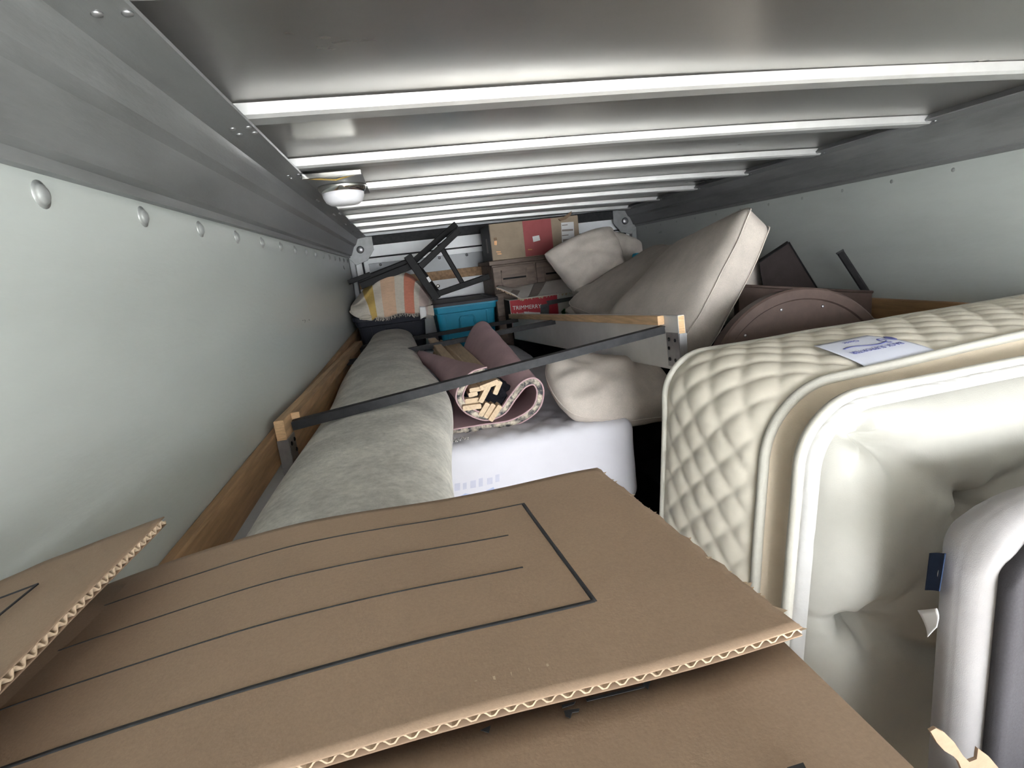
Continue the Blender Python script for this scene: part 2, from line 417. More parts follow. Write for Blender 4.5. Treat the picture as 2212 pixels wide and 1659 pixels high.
# side rails
def rail(name, s, label):
    x0 = XL if s > 0 else XR
    prof = [(0, 2.0175), (.016, 2.0165), (.018, 2.031), (.032, 2.036), (.036, 2.046), (.058, 2.096), (.074, 2.108), (.088, 2.136), (.094, 2.150), (.112, 2.1535), (.156, 2.1585), (.158, 2.162), (.12, 2.20), (0, 2.21)]
    vs, fs = [], []; n = len(prof); N = 40
    for i in range(N + 1):
        y = YF + (YB - YF) * i / N
        for a, z in prof: vs.append((x0 + s * a, y, z))
    for i in range(N):
        for k in range(n): fs.append((i * n + k, i * n + (k + 1) % n, (i + 1) * n + (k + 1) % n, (i + 1) * n + k))
    fs += [tuple(range(n)), tuple(range(N * n, (N + 1) * n))]
    o = struct(obj(name, vs, fs, railm), label, 'trim')
    first = None
    for y in YBOW:
        for dx, dy in ((.122, -.02), (.148, -.012), (.122, .022), (.148, .03)):
            p = (x0 + s * dx, y + dy + .012, 2.1535 + (dx - .112) * .114)
            if first is None: first = lathe('screw', p, (0, 0, -1), [(.0062, -.001), (.0058, .0015), (.003, .003)], steel, o, 10)
            else: copies(first, [(p[0], p[1], p[2] - .003)], o)
    for c in o.children:
        c.location.z += 0
    return o
r1 = rail('trim_1', 1, 'dark galvanised top rail above the left wall with screw heads')
r2 = rail('trim_2', -1, 'dark galvanised top rail above the right wall')
# wall rivets
def rivets(w, x, s, y0, k0, k1, r):
    first = None
    for k in range(k0, k1):
        y = y0 + k * .252
        if y > YB - .05: break
        p = V((x, y, 1.9936))
        if first is None:
            first = lathe('rivet', p, (s, 0, 0), [(r * 1.45, -.001), (r * 1.45, .0012), (r * 1.1, .0018), (r, .004), (r * .7, .0065), (r * .3, .0075)], rivm, w, 20)
            first.location = p - wloc(w)
            me = first.data; z0 = min(v.co.z for v in me.vertices); z1 = max(v.co.z for v in me.vertices); x0 = min(v.co.x for v in me.vertices)
            for v in me.vertices: v.co.z -= (z0 + z1) / 2
            for v in me.vertices: v.co.x -= x0 + .001
        else: copies(first, [p], w)
rivets(wl, XL, 1, .7397, -2, 16, .011)
rivets(wr_, XR, -1, 1.6915, -6, 12, .0105)
# wood slats on the walls
struct(bbox('trim_3', XL, XL + .022, YF, YB - .02, 1.432, 1.512, slatw, bev=.004), 'long brown wooden tie slat on the left wall', 'slat')
struct(bbox('trim_4', XR - .022, XR, YF, YB - .02, 1.445, 1.530, slatw, bev=.004), 'long brown wooden tie slat on the right wall', 'slat')
struct(bbox('trim_5', XL + .03, XR - .03, YB - .024, YB, 1.775, 1.845, slatw, bev=.003), 'brown wooden tie slat across the front bulkhead', 'slat')
# bulkhead pieces
bbox('header_beam', XL, XR, YB - .05, YB, 2.095, 2.165, darkst, wb, .004)
bbox('panel_seam', XL + .06, XR - .06, YB - .012, YB, 1.999, 2.011, darkst, wb, .002)
bbox('aluminium_sheet', XL + .14, XR - .14, YB - .008, YB, 1.84, 1.960, shinym, wb, .002)
for x, s in ((XL, 1), (XR, -1)):
    bbox('corner_post', min(x, x + s * .045), max(x, x + s * .045), YB - .06, YB, 0, 2.05, railm, wb, .008)
    pl = [(x, 0, 2.02), (x, 0, 2.16), (x + s * .20, 0, 2.16), (x + s * .20, 0, 2.06), (x + s * .14, 0, 1.985), (x + s * .05, 0, 1.96)]
    g = prism('corner_gusset', [(a, YB - .062, c) for a, b, c in pl], (0, .01, 0), railm, wb, .002)
    lathe('gusset_bolt', (x + s * .10, YB - .062, 2.07), (0, -1, 0), [(.028, 0), (.028, .006), (.018, .012), (.004, .014)], steel, wb, 16)
    tube('grab_handle', [(x + s * .10, YB - .02, 1.78), (x + s * .10, YB - .05, 1.79), (x + s * .10, YB - .05, 1.97), (x + s * .10, YB - .02, 1.985)], .007, darkst, wb)
for x in (-.16, .06, .30, .52): lathe('bulkhead_rivet', (x, YB - .008, 1.945), (0, -1, 0), [(.011, 0), (.009, .005), (.003, .008)], steel, wb, 12)
# outside
struct(bbox('ground', -14, 16, -30, 5.5, -0.95, -0.90, bounce_ground, bev=0), 'unseen ground outside the open rear of the truck, made pale to bounce light', 'ground')  # out of view; pale surface brightens the ceiling and load tops

# ceiling lamp
L = thing('ceiling_lamp', 'round white dome lamp on a metal plate by the left roof rail', 'lamp', (-.15, 1.9, 2.08))
bbox('mounting_plate', -.232, -.072, 1.672, 2.115, 2.1525, 2.157, railm, L, .001)
bbox('plate_lip', -.232, -.072, 1.668, 1.674, 2.143, 2.157, chrome, L, .001)
lathe('chrome_ring', (-.148, 1.90, 2.1525), (0, 0, -1), [(.075, 0), (.077, .004), (.072, .014), (.066, .022)], chrome, L, 40)
lathe('dome', (-.148, 1.90, 2.132), (0, 0, -1), [(.066, 0), (.064, .012), (.057, .028), (.045, .036), (.02, .039), (.002, .0395)], lampw, L, 40)
tube('wire', [(-.228, 1.69, 2.149), (-.15, 1.75, 2.148), (-.10, 1.70, 2.149), (-.075, 1.68, 2.149)], .0025, S_YEL, L)

# ================================================================== cartons that carry the load
def carton(label, x0, x1, y0, y1, z0, z1, mt=None):
    T = thing('cardboard_box', label, 'box', ((x0 + x1) / 2, (y0 + y1) / 2, z0))
    bbox('body', x0, x1, y0, y1, z0, z1 - .002, mt or kraft, T, .004)
    ym = (y0 + y1) / 2
    bbox('tape', x0 - .0005, x1 + .0005, ym - .025, ym + .025, z1 - .05, z1 - .001, greyt, T, 0)
    return T
carton('closed brown box lowest under the open foreground box', -.365, .165, .01, .455, 0, .60)
carton('closed brown box directly beneath the open foreground box', -.36, .168, .012, .452, .601, 1.205)
carton('base coloured black for shade under the near end of the white mattress', -.28, .68, 1.66, 2.66, 0, .995, blackcl_shade)  # painted black for the shadow in the gap beside the mattress
carton('large brown box under the far end of the white mattress', -.28, .66, 2.68, 3.60, 0, .995)
carton('tall brown box under the black tote by the left wall', -.36, .13, 3.66, 4.30, 0, 1.235)
carton('tall brown box under the teal tote', .15, .59, 3.66, 4.30, 0, 1.235)
carton('tall box coloured black for shade under the red and white printed box', .705, 1.24, 3.615, 3.82, 0, 1.385, blackcl_shade)
carton('tall box coloured black for shade under the heap of grey cushions', .84, 1.88, 2.02, 3.58, 0, 1.33, blackcl_shade)  # black colour holds the shade right of the white mattress
carton('box coloured black for shade under the round brown table top', .80, 1.90, 1.37, 1.99, 0, 1.00, blackcl_shade)  # blackened in place of the shadow behind the cream mattress

# ================================================================== foreground open box
K = .6
BX = thing('open_moving_box', 'big open brown moving box in the foreground with loose flaps', 'box', (-.1, .23, 1.206))
bx0, bx1, by0, by1, bz0, bz1 = -.366, .171, .005, .462, 1.206, 1.638
mb = MB()
for a in ((bx0, bx1, by0, by0 + .004, bz0, bz1), (bx0, bx1, by1 - .004, by1, bz0, bz1), (bx0, bx0 + .004, by0, by1, bz0, bz1), (bx1 - .004, bx1, by0, by1, bz0, bz1), (bx0, bx1, by0, by1, bz0, bz0 + .004)): mb.box(*a)
mb.build('body', kraft, BX)
def flute_edge(name, pts, nrm, th, pitch, parent, depth=.006):
    """zigzag corrugation between two liners along a polyline of points; nrm = sheet normal"""
    P = [V(p) for p in pts]; nrm = V(nrm).normalized(); L_ = [0]
    for a, b in zip(P, P[1:]): L_.append(L_[-1] + (b - a).length)
    def pos(s):
        for i in range(len(P) - 1):
            if s <= L_[i + 1] or i == len(P) - 2:
                return P[i].lerp(P[i + 1], (s - L_[i]) / max(1e-9, L_[i + 1] - L_[i])), (P[i + 1] - P[i]).normalized()
    mbx = MB(); N = int(L_[-1] / pitch * 8); tw = .0009; last = None
    for k in range(N + 1):
        s = L_[-1] * k / N; p, d = pos(s); inw = nrm.cross(d)
        ph = 2 * math.pi * s / pitch + 0.5 * noise.noise(V((s * 30, 0, 0)))
        w = math.sin(ph); w = max(-1, min(1, w * 1.15)) * (th / 2 - tw)
        a = p + nrm * w
        row = [a - nrm * tw * .7, a + nrm * tw * .7, a + nrm * tw * .7 + inw * depth, a - nrm * tw * .7 + inw * depth]
        if last: mbx.add(last + row, [(0, 1, 5, 4), (1, 2, 6, 5), (2, 3, 7, 6), (3, 0, 4, 7)])
        last = row
    return mbx.build(name, kraftl, parent)
ZF = CZ - .335 * K
TH = .0052
def fz(x, y):
    d = max(0, -x - .10); e = 0.0
    return ZF - .62 * d * d + .0016 * math.sin(x * 23 + y * 9) + .001 * noise.noise(V((x * 9, y * 9, 2))) + .004 * max(0, (x - .11) / .06) ** 2 * (.3 - y) * 2
XR0, XR1 = .1735, .1518          # right end at near, far edge
YN, YFAR = .216, .4645
def flap_xy(u, v):
    y = YN + (YFAR - YN) * v + .010 * (1 - v) * (1 - u) * -1.0
    xr = XR0 + (XR1 - XR0) * v
    x = -.352 + (xr + .352) * u
    if u > .999: x += .0022 * noise.noise(V((v * 21, 0, 1))) + .0012 * noise.noise(V((v * 70, 0, 5)))
    return x, y
def topf(u, v):
    x, y = flap_xy(u, v); return (x, y, fz(x, y))
def topliner(u, v):
    x, y = flap_xy(u, v); return (x, y, fz(x, y) - .0008)
def botliner(u, v):
    x, y = flap_xy(u, v); return (x, y, fz(x, y) - TH + .0008)
tf = surf('top_flap', topf, 90, 40, kraft, BX, thick=.0009)
surf('inner_liner', lambda u, v: (lambda p: (p[0], p[1], p[2] - TH + .0008))(topf(u, v)), 90, 40, kraftd, tf, thick=.0009)
edge_pts = []
for i in range(91):
    x, y = flap_xy(i / 90, 0); edge_pts.append((x, y + .0005, fz(x, y) - TH / 2))
flute_edge('corrugation', edge_pts, (0, 0, 1), TH, .0092, tf, .02)
surf('core', lambda u, v: (lambda x, y: (x, y, fz(x, y) - TH * .45))(*flap_xy(u * .985, .09 + v * .905)), 60, 30, kraftd, tf, thick=TH * .5)
# ragged torn right edge
mb = MB()
for k in range(70):
    v = k / 70 + random.uniform(0, .01); x, y = flap_xy(1, v); z = fz(x, y) - random.uniform(0, TH)
    s = random.uniform(.0008, .003) * (1.6 if .05 < v < .2 else 1)
    mb.add([(x - .002, y - s, z), (x + s, y + random.uniform(-s, s), z + random.uniform(-.001, .001)), (x - .002, y + s, z), (x - .001, y, z - .0012)], [(0, 1, 2), (0, 3, 1), (1, 3, 2)])
mb.build('torn_edge', kraftl, tf)
def ink_line(p0, p1, w, n=40):
    def f(u, v):
        x = p0[0] + (p1[0] - p0[0]) * u; y = p0[1] + (p1[1] - p0[1]) * u
        dx, dy = p1[0] - p0[0], p1[1] - p0[1]; l = math.hypot(dx, dy)
        ww = w * (1 + .12 * noise.noise(V((u * 9, 0, w * 999))))
        x += -dy / l * ww * (v - .5); y += dx / l * ww * (v - .5)
        return (x, y, fz(x, y) + .0004)
    return surf('printed_line', f, n, 2, ink, tf, thick=.0003)
ink_line((.0700, .4236), (-.345, .4200), .0014)
ink_line((.0480, .3756), (-.345, .3700), .0012)
ink_line((.0490, .3276), (-.345, .3180), .0012)
ink_line((.0816, .2760), (-.345, .2600), .0030)
ink_line((.0700, .4243), (.0816, .2750), .0028)
# lower flap
ZL = CZ - .36 * K
surf('lower_flap', lambda u, v: (bx0 + .004 + (bx1 - bx0 - .004) * u, by0 + .21 * v + .02, ZL - .001), 12, 8, kraft, BX, thick=.005)
lf2 = surf('lower_flap', lambda u, v: (bx0 + .004 + (bx1 - bx0 - .004) * u, by0 + .235 + .21 * v, ZL - .0015), 12, 8, kraft, BX, thick=.005)
def mark(pts):
    ps = [at(px, py, z=ZL + .0002) for px, py in pts]
    prism('printed_mark', ps, (0, 0, .0003), ink, BX)
mark([(1388, 1478), (1408, 1464), (1400, 1490)])
mark([(1265, 1510), (1395, 1480), (1392, 1486), (1268, 1516)])
mark([(1213, 1524), (1243, 1516), (1240, 1522), (1215, 1530)])
mark([(1218, 1536), (1252, 1531), (1250, 1538), (1236, 1540), (1232, 1552), (1222, 1548)])
mark([(1038, 1578), (1060, 1568), (1056, 1584)])
mark([(1700, 1659), (1735, 1648), (1745, 1668), (1705, 1690)])
# left flap leaning inward over the box
LF_T = TH
def lff(u, v):
    y = .02 + (.470 - .02) * v
    x = -.370 + (.145) * u; z = 1.650 + .035 * u ** .8 + .006 * u * (1 - v) - .004 * math.sin(v * 3) * (1 - u)
    return V((x, y, z + .0015 * noise.noise(V((u * 4, v * 6, 7)))))
lf = surf('left_flap', lff, 24, 40, kraft, BX, thick=-.0009)
surf('inner_liner', lambda u, v: lff(u, v) - V((0, 0, LF_T)), 24, 40, kraftd, lf, thick=.0009)
surf('core', lambda u, v: lff(u * .93, v) - V((0, 0, LF_T * .3)), 16, 30, kraftd, lf, thick=LF_T * .45)
flute_edge('corrugation', [lff(1, k / 60) - V((0, 0, LF_T / 2)) for k in range(61)], (-.2, 0, 1), LF_T, .0092, lf, .012)
def on_flap(px, py):
    t = at(px, py, y=.4) - V((0, 0, CZ)); a = 0.3
    for _ in range(40):
        p = V((0, 0, CZ)) + t * a; u = max(0, min(1, (p.x + .370) / .145)); a += (p.z - (1.650 + .035 * u ** .8 + .003)) * 1.2
    return V((0, 0, CZ)) + t * a
for a, b in (((82, 1261), (-30, 1303)), ((82, 1261), (-30, 1352))):
    A, B = on_flap(*a), on_flap(*b); bar('printed_line', A, B, .0012, .0010, ink, lf, bev=0)

# ================================================================== white mattress and grey rug
WM = thing('white_mattress', 'white sheeted mattress lying flat under the rolled rugs', 'mattress', (.21, 2.72, .998))
wc = V((.205, 2.635, 1.152))
def wmw(p):
    x, y, z = p.x, p.y, p.z
    u, v = (x + .485) / .97, (y + .99) / 1.98
    if z > .10:
        s = .115; a = (x + y) / s; b = (x - y) / s
        q = min(abs(a - round(a)), abs(b - round(b))) * 2
        z += .007 * (min(1, q * 1.6) ** .5 - 1) + .006 * noise.noise(V((x * 5, y * 5, 0)))
        z += .085 * v * v * max(0, (1 - u)) * (1 if z > 0 else 0)
    z += .006 * noise.noise(V((x * 3, y * 3, 4)))
    if y < -.92:
        y += .012 * math.sin((z + .15) * 9) - .008 + .010 * noise.noise(V((x * 4 + z * 6, z * 3 - x * 2, 2)))
    return (x, y, z)
softbox('sheet', wc, (1, 0, 0), (0, 1, 0), (0, 0, 1), (.485, .99, .154), .05, .016, sheet, WM, wmw)
# faint print showing through on the near end
def on_sheet(px, py):
    p = at(px, py, y=1.64)
    for _ in range(3):
        x, z = p.x - wc.x, p.z - wc.z
        y = wc.y - .99 + .012 * math.sin((z + .15) * 9) - .008 + .010 * noise.noise(V((x * 4 + z * 6, z * 3 - x * 2, 2)))
        p = at(px, py, y=y - .0012)
    return p
mb = MB()
for k, (px, py, w, h) in enumerate([(965, 1058, 9, 16), (982, 1053, 12, 16), (1000, 1051, 8, 14), (1016, 1047, 12, 16), (1034, 1043, 9, 18), (1052, 1040, 12, 14), (1070, 1034, 9, 16)]):
    mb.add([on_sheet(px, py - h / 2), on_sheet(px + w, py - h / 2 - 2), on_sheet(px + w, py + h / 2 - 2), on_sheet(px, py + h / 2)], [(0, 1, 2, 3)])
mb.build('faint_lettering', fade, WM)
mb = MB()
mb.add([on_sheet(*p) for p in ((990, 1074), (1005, 1066), (1025, 1068), (1038, 1074), (1040, 1090), (1000, 1092))], [(0, 1, 2, 3, 4, 5)])
mb.add([on_sheet(*p) for p in ((1038, 1074), (1050, 1060), (1066, 1052), (1072, 1062), (1066, 1085), (1040, 1090))], [(0, 1, 2, 3, 4, 5)])
mb.build('faint_emblem', fadeb, WM)

GR = thing('rolled_grey_rug', 'long rolled pale grey marbled rug beside the left wall', 'rug', (-.13, 2.2, 1.312))
def rug_sec(u, v):
    y = .74 + 2.93 * u
    hw = .178 + .020 * math.exp(-((y - 1.75) / .45) ** 2) - .040 * max(0, (y - 2.2) / 1.5); hh = .098 - .006 * u
    cx = -.152 + .030 * math.exp(-((y - 1.75) / .45) ** 2) + .012 * u
    a = 2 * math.pi * v * 1.18 - 1.15
    grow = 1 - .055 * v
    c_, s_ = math.cos(a), math.sin(a)
    x = cx + hw * grow * math.copysign(abs(c_) ** .85, c_); z = 1.414 + hh * grow * math.copysign(abs(s_) ** .8, s_)
    z += .012 * noise.noise(V((x * 1.5, y * 1.0, 1))) * max(0, s_) 
    x += .008 * noise.noise(V((y * 1.4, s_, 6)))
    z += .02 * (1 if y > 3.2 else 0) * 0
    x = max(x, -.358 if s_ < .3 else -.37)
    return (x, y, max(z, 1.312))
surf('roll', lambda u, v: rug_sec(u, 1 - v), 160, 90, rugm, GR, thick=.007)
def rug_in(u, v):
    x, y, z = rug_sec(u, v); cx = -.14
    return (cx + (x - cx) * .82, y + .01 * (1 if u < .5 else -1), 1.414 + (z - 1.414) * .78)
surf('inner_turn', lambda u, v: rug_in(u, 1 - v), 40, 60, rugm, GR, thick=.007)
def rug_core(u, v):
    x, y, z = rug_sec(u, v); cx = -.14
    return (cx + (x - cx) * .55, y + .03 * (1 if u < .5 else -1), 1.414 + (z - 1.414) * .45)
surf('inner_turn', lambda u, v: rug_core(u, 1 - v), 20, 60, rugm, GR, thick=.007)

# ================================================================== mauve rug folded around slats
PR = thing('mauve_rug', 'mauve backed patterned rug curled open around wooden slats', 'rug', (.26, 2.2, 1.31))
yn, yfr = 1.785, 2.66
near = [(1052, 793), (1018, 806), (992, 830), (985, 862), (1008, 893), (1050, 908), (1088, 893), (1115, 862), (1135, 836), (1152, 832), (1161, 850), (1148, 882), (1105, 912), (1045, 930), (978, 945)]
far = [(905, 757), (900, 765), (905, 778), (925, 792), (955, 800), (985, 795), (1005, 770), (1018, 735), (1030, 712), (1045, 704), (1060, 725), (1085, 768), (1095, 795), (1050, 806), (985, 808)]
NP = [at(px, py, y=yn) for px, py in near]; FP = [at(px, py, y=yfr) for px, py in far]
for p in NP + FP: p.z = max(p.z, 1.325)
def catm(P, t):
    n = len(P) - 1; s = min(t * n, n - 1e-6); i = int(s); f = s - i
    a, b, c, d = P[max(i - 1, 0)], P[i], P[i + 1], P[min(i + 2, n)]
    return .5 * ((2 * b) + (c - a) * f + (2 * a - 5 * b + 4 * c - d) * f * f + (3 * b - a - 3 * c + d) * f ** 3)
def prf(u, v):
    a, b = catm(NP, v), catm(FP, v); p = a.lerp(b, u)
    p = p + V((.004 * noise.noise(V((u * 5, v * 9, 0))), 0, .006 * noise.noise(V((u * 4, v * 8, 3)))))
    p.z = max(p.z, 1.317)
    return p
def prm(nu, nv, top, tot):
    return [0] * (2 * top) + [1] * (tot - 2 * top)
surf('rug_sheet', prf, 60, 140, [pink, pile], PR, thick=.024, mfn=prm)
for off in (0, -.024):
    pts = []
    for k in range(120):
        v = k / 119; a, b = prf(0, max(0, v - .004)), prf(0, min(1, v + .004)); d = (b - a).normalized(); nn = V((0, 0, 0)) + (prf(.02, v) - prf(0, v)).cross(d).normalized()
        pts.append(prf(0, v) + nn * off + V((0, -.001, 0)))
    tube('binding', pts, .0028, pink, PR, 6)
tl = at(990, 950, y=yn)
mb = MB()
for k in range(46):
    a = random.uniform(-.030, .030); b = random.uniform(-.03, .01)
    mb.add(*tube_geo([tl + V((a * .15, 0, .008)), tl + V((a * .5, -.030 + b * .3, .004)), V((tl.x + a, tl.y - .075 + b, 1.314))], .0019, 4))
mb.build('tassel', mat('tassel_yarn', (.42, .41, .40), .95, 0, .5, 120), PR)
# slats rolled in black cloth
SR = thing('slat_bundle', 'bundle of pale wooden bed slats wrapped in black cloth inside the mauve rug', 'bed slats', (.27, 2.3, 1.33))
slats = [(1057, 832, -12, 46), (1047, 852, -55, 44), (1020, 866, 2, 34), (1020, 880, 2, 44), (1046, 885, -52, 36), (1058, 888, -52, 38), (1070, 893, -50, 44), (1027, 842, 0, 28), (1075, 838, -60, 34), (1022, 852, -5, 22)]
ends = [(965, 736), (945, 742), (935, 735), (950, 760), (960, 765), (970, 752), (985, 748), (930, 730), (975, 738), (940, 765)]
for (px, py, ang, ln), (ex_, ey_) in zip(slats, ends):
    yy = 1.770 + random.uniform(-.006, .010)
    p0 = at(px, py, y=yy); p1 = at(ex_, ey_, y=2.95); p1.z = max(p1.z, 1.43)
    a = math.radians(ang); X = V((math.cos(a), 0, -math.sin(a)))
    bar('slat', p0, p0 + (p1 - p0).normalized() * 1.12, ln * yy / 1172 * .95, .0175 if ln > 30 else .015, birch, SR, up=V((math.sin(a), 0, math.cos(a))), bev=.004)
def clf(u, v):
    c = at(1050, 858, y=1.80).lerp(at(1010, 822, y=2.05), u); a = 2 * math.pi * v
    r = .066 * (1 - .25 * u) * (1 + .18 * noise.noise(V((math.cos(a) * 2, math.sin(a) * 2, u * 5))))
    p = c + V((r * 1.05 * math.cos(a), .012 * noise.noise(V((a, u * 3, 0))), r * .72 * math.sin(a)))
    p.z = max(p.z, 1.345); return p
surf('cloth_wrap', clf, 24, 60, blackcl_shade, SR, thick=.002)
def clback(u, v):
    a = 2 * math.pi * v; c = at(1050, 864, y=1.800); r = u * (1 + .10 * noise.noise(V((math.cos(a) * 3, math.sin(a) * 3, 1))))
    return c + V((.076 * r * math.cos(a), .014 * noise.noise(V((u * 4 * math.cos(a), u * 4 * math.sin(a), 3))), max(.054 * r * math.sin(a) - .002, 1.345 - c.z)))
surf('cloth_inner', clback, 14, 48, blackcl_shade, SR, thick=.002)
def clb(u, v):
    a = math.radians(15 + 85 * v); c = at(1052, 865, y=1.79)
    r = .050 + .045 * u + .006 * noise.noise(V((u * 5, v * 8, 2)))
    return c + V((r * math.cos(a) * 1.05, -.006 + .05 * u, r * .80 * math.sin(a)))
surf('cloth_fold', clb, 12, 24, blackcl_shade, SR, thick=.002)
def clb2(u, v):
    a = math.radians(140 + 160 * v); c = at(1045, 862, y=1.795)
    r = .036 + .038 * u + .006 * noise.noise(V((u * 5, v * 8, 5)))
    return c + V((r * math.cos(a) * 1.05, -.004 + .03 * u, max(r * .74 * math.sin(a), -.05)))
surf('cloth_fold', clb2, 12, 30, blackcl_shade, SR, thick=.002)

# ================================================================== bed frame resting over the load
BF = thing('bed_frame', 'wooden bed side rails joined by black steel cross bars over the rugs', 'bed frame', (.2, 2.5, 1.42))
def side_rail(near_top, far_top, s, h, th, face, lab):
    """s = +1 when its inner side faces +x"""
    a, b = V(near_top), V(far_top); dn = V((0, 0, -1)); d = (b - a).normalized(); inn = V((s, 0, 0))
    mb = MB(); mb.bar(a + dn * h / 2, b + dn * h / 2, th, h, (0, 0, 1), .003)
    o = mb.build('side_rail', face, BF); o['label'] = lab
    e = a + dn * h / 2 - d * .0008
    mb = MB(); mb.bar(e, e + d * .001, th - .003, h - .004); mb.build('end_grain', endg, o)
    e0 = a + d * .085 + inn * (th / 2 + .011) + dn * .014
    l = bar('ledger_strip', e0, b + inn * (th / 2 + .011) + dn * .014, .022, .028, pine if s < 0 else slatw, o, bev=.002)
    mb = MB(); mb.bar(e0 - d * .0008, e0, .020, .026); mb.build('ledger_end', endg, o)
    # hook plate on the inner face, wrapping the end
    p = a + d * .034 + inn * (th / 2 + .0015) + dn * (h * .62)
    mb = MB(); mb.bar(p - d * .036 + dn * 0, p + d * .036, .003, h * .62)
    q = a - d * .003 + dn * (h * .62)
    mb.bar(q - inn * (th / 2), q + inn * (th / 2 + .002), .003, h * .60, (0, 0, 1))
    pl = mb.build('hook_plate', steel, o)
    for i, (du, dz) in enumerate(((-.014, .03), (.022, .032), (-.012, -.032), (.022, -.03), (.024, .004))):
        c = p + d * du + V((0, 0, dz)) + inn * .0015
        lathe('bolt', c, inn, [(.0055, 0), (.0055, .002), (.0025, .0035)], darkst, o, 10)
    return o
side_rail((-.352, 1.365, 1.545), (-.352, 3.55, 1.475), 1, .155, .024, oak, 'bare wood rail along the left wall')
side_rail((.790, 1.495, 1.645), (.682, 3.60, 1.512), -1, .170, .022, greypaint, 'grey painted rail with worn patches')
for a, b in (((-.335, 1.43, 1.523), (.752, 1.545, 1.612)), ((-.335, 2.72, 1.478), (.712, 2.66, 1.545)), ((-.335, 3.50, 1.447), (.686, 3.45, 1.492))):
    mb = MB(); mb.bar(a, b, .026, .005, (0, 0, 1), 0); a2, b2 = V(a), V(b); mb.bar(a2 + V((0, -.0115, -.010)), b2 + V((0, -.0115, -.010)), .004, .022, (0, 0, 1), 0)
    mb.build('cross_bar', darkst, BF)

# ================================================================== pillow on the white mattress
pillow('scatter_pillow', 'plump grey linen pillow on the white mattress below the grey rail', 'pillow', at(1322, 842, y=1.83) + V((.01, 0, 0)), (1, .22, -.10), (-.05, .75, .45), (.1, -.5, .8), .265, .165, .105, linen, 3, sag=lambda p, u, v: p + V((0, 0, .030 * max(0, -u) - .03 * max(0, u) ** 2)))

# ================================================================== cream pillow-top mattress on its edge
MT = thing('pillow_top_mattress', 'cream quilted pillow-top mattress standing on edge at the right', 'mattress', (1.29, 1.08, 0.0))
def outline(s, x0, z1, rad, x1=1.895, z0=.015):
    """rounded outline from bottom left, up, round the corner, along the top; s in metres"""
    l1 = z1 - rad - z0; l2 = math.pi / 2 * rad; l3 = x1 - rad - (x0 + rad)
    if s < l1: return V((x0, 0, z0 + s)), V((-1, 0, 0))
    if s < l1 + l2:
        a = math.pi - (s - l1) / rad; return V((x0 + rad + rad * math.cos(a), 0, z1 - rad + rad * math.sin(a))), V((math.cos(a), 0, math.sin(a)))
    if s < l1 + l2 + l3: return V((x0 + rad + s - l1 - l2, 0, z1)), V((0, 0, 1))
    s -= l1 + l2 + l3
    if s < l2:
        a = math.pi / 2 - s / rad; return V((x1 - rad + rad * math.cos(a), 0, z1 - rad + rad * math.sin(a))), V((math.cos(a), 0, math.sin(a)))
    s -= l2
    return V((x1, 0, max(z0, z1 - rad - s))), V((1, 0, 0))
STOT = 1.44 + .17 + 1.06 + .17 + 1.44
yb_, ym_, yfr_ = 1.30, .955, .862
def lift(p, k=.020):
    return p + V((.085 * (p.z - 1.42) * (1 if p.z < 1.42 else .4), 0, k * max(0, p.x - .72) * max(0, min(1, p.z / 1.5))))
def ring(t):   # x0,z1,rad by depth parameter 0 back .. 1 mid
    return (.632 + .048 * t, 1.566 - .028 * t, .105 + .040 * t)
def border(u, v):
    x0, z1, rad = ring(v); s = u * STOT
    p, n = outline(s, x0, z1, rad); y = yb_ + (ym_ - yb_) * v
    D = .092; a = (s + (v * .345) * 1.0) / D; b = (s - (v * .345) * 1.0) / D
    q = abs(math.sin(math.pi * a) * math.sin(math.pi * b)) ** .45
    h = .020 * (1 - (2 * v - 1) ** 2) ** .7 + .008 * q * min(1, 8 * v, 8 * (1 - v)) + .004 * noise.noise(V((s * 3, v * 2, 0)))
    p = lift(p + n * h, .012 + .040 * v); return (p.x, y, p.z)
surf('quilted_border', border, 620, 46, cream, MT)
def gus(u, v):
    s = u * STOT; x0 = .680 + .008 * v; p, n = outline(s, x0, 1.538 - .003 * v, .145 - .020 * v)
    h = -.022 * math.sin(math.pi * v) ** .8 + .014 * math.exp(-((v - .72) / .16) ** 2) * (.6 + .8 * noise.noise(V((s * 6, 0, 0))))
    h += -.02 * math.exp(-((s - 1.50) / .02) ** 2) * math.sin(math.pi * v)
    p = lift(p + n * h, .052 - .036 * v); return (p.x, ym_ + (yfr_ - ym_) * v, p.z)
surf('pillow_top_gusset', gus, 420, 16, beige, MT)
def pipe_at(y, x0, z1, r, rad, k_, name='piping', mt=pipe):
    pts = []
    for k in range(260):
        p, n = outline(STOT * k / 259, x0, z1, rad); w = .002 * noise.noise(V((k * .09, y * 7, 0)))
        p = lift(p + n * (.004 + w), k_); pts.append((p.x, y, p.z))
    tube(name, pts, r, mt, MT, 8)
pipe_at(yb_, .632, 1.566, .0095, .105, .012)
pipe_at(ym_, .680, 1.538, .0110, .145, .052)
pipe_at(yfr_, .688, 1.535, .0120, .125, .016)
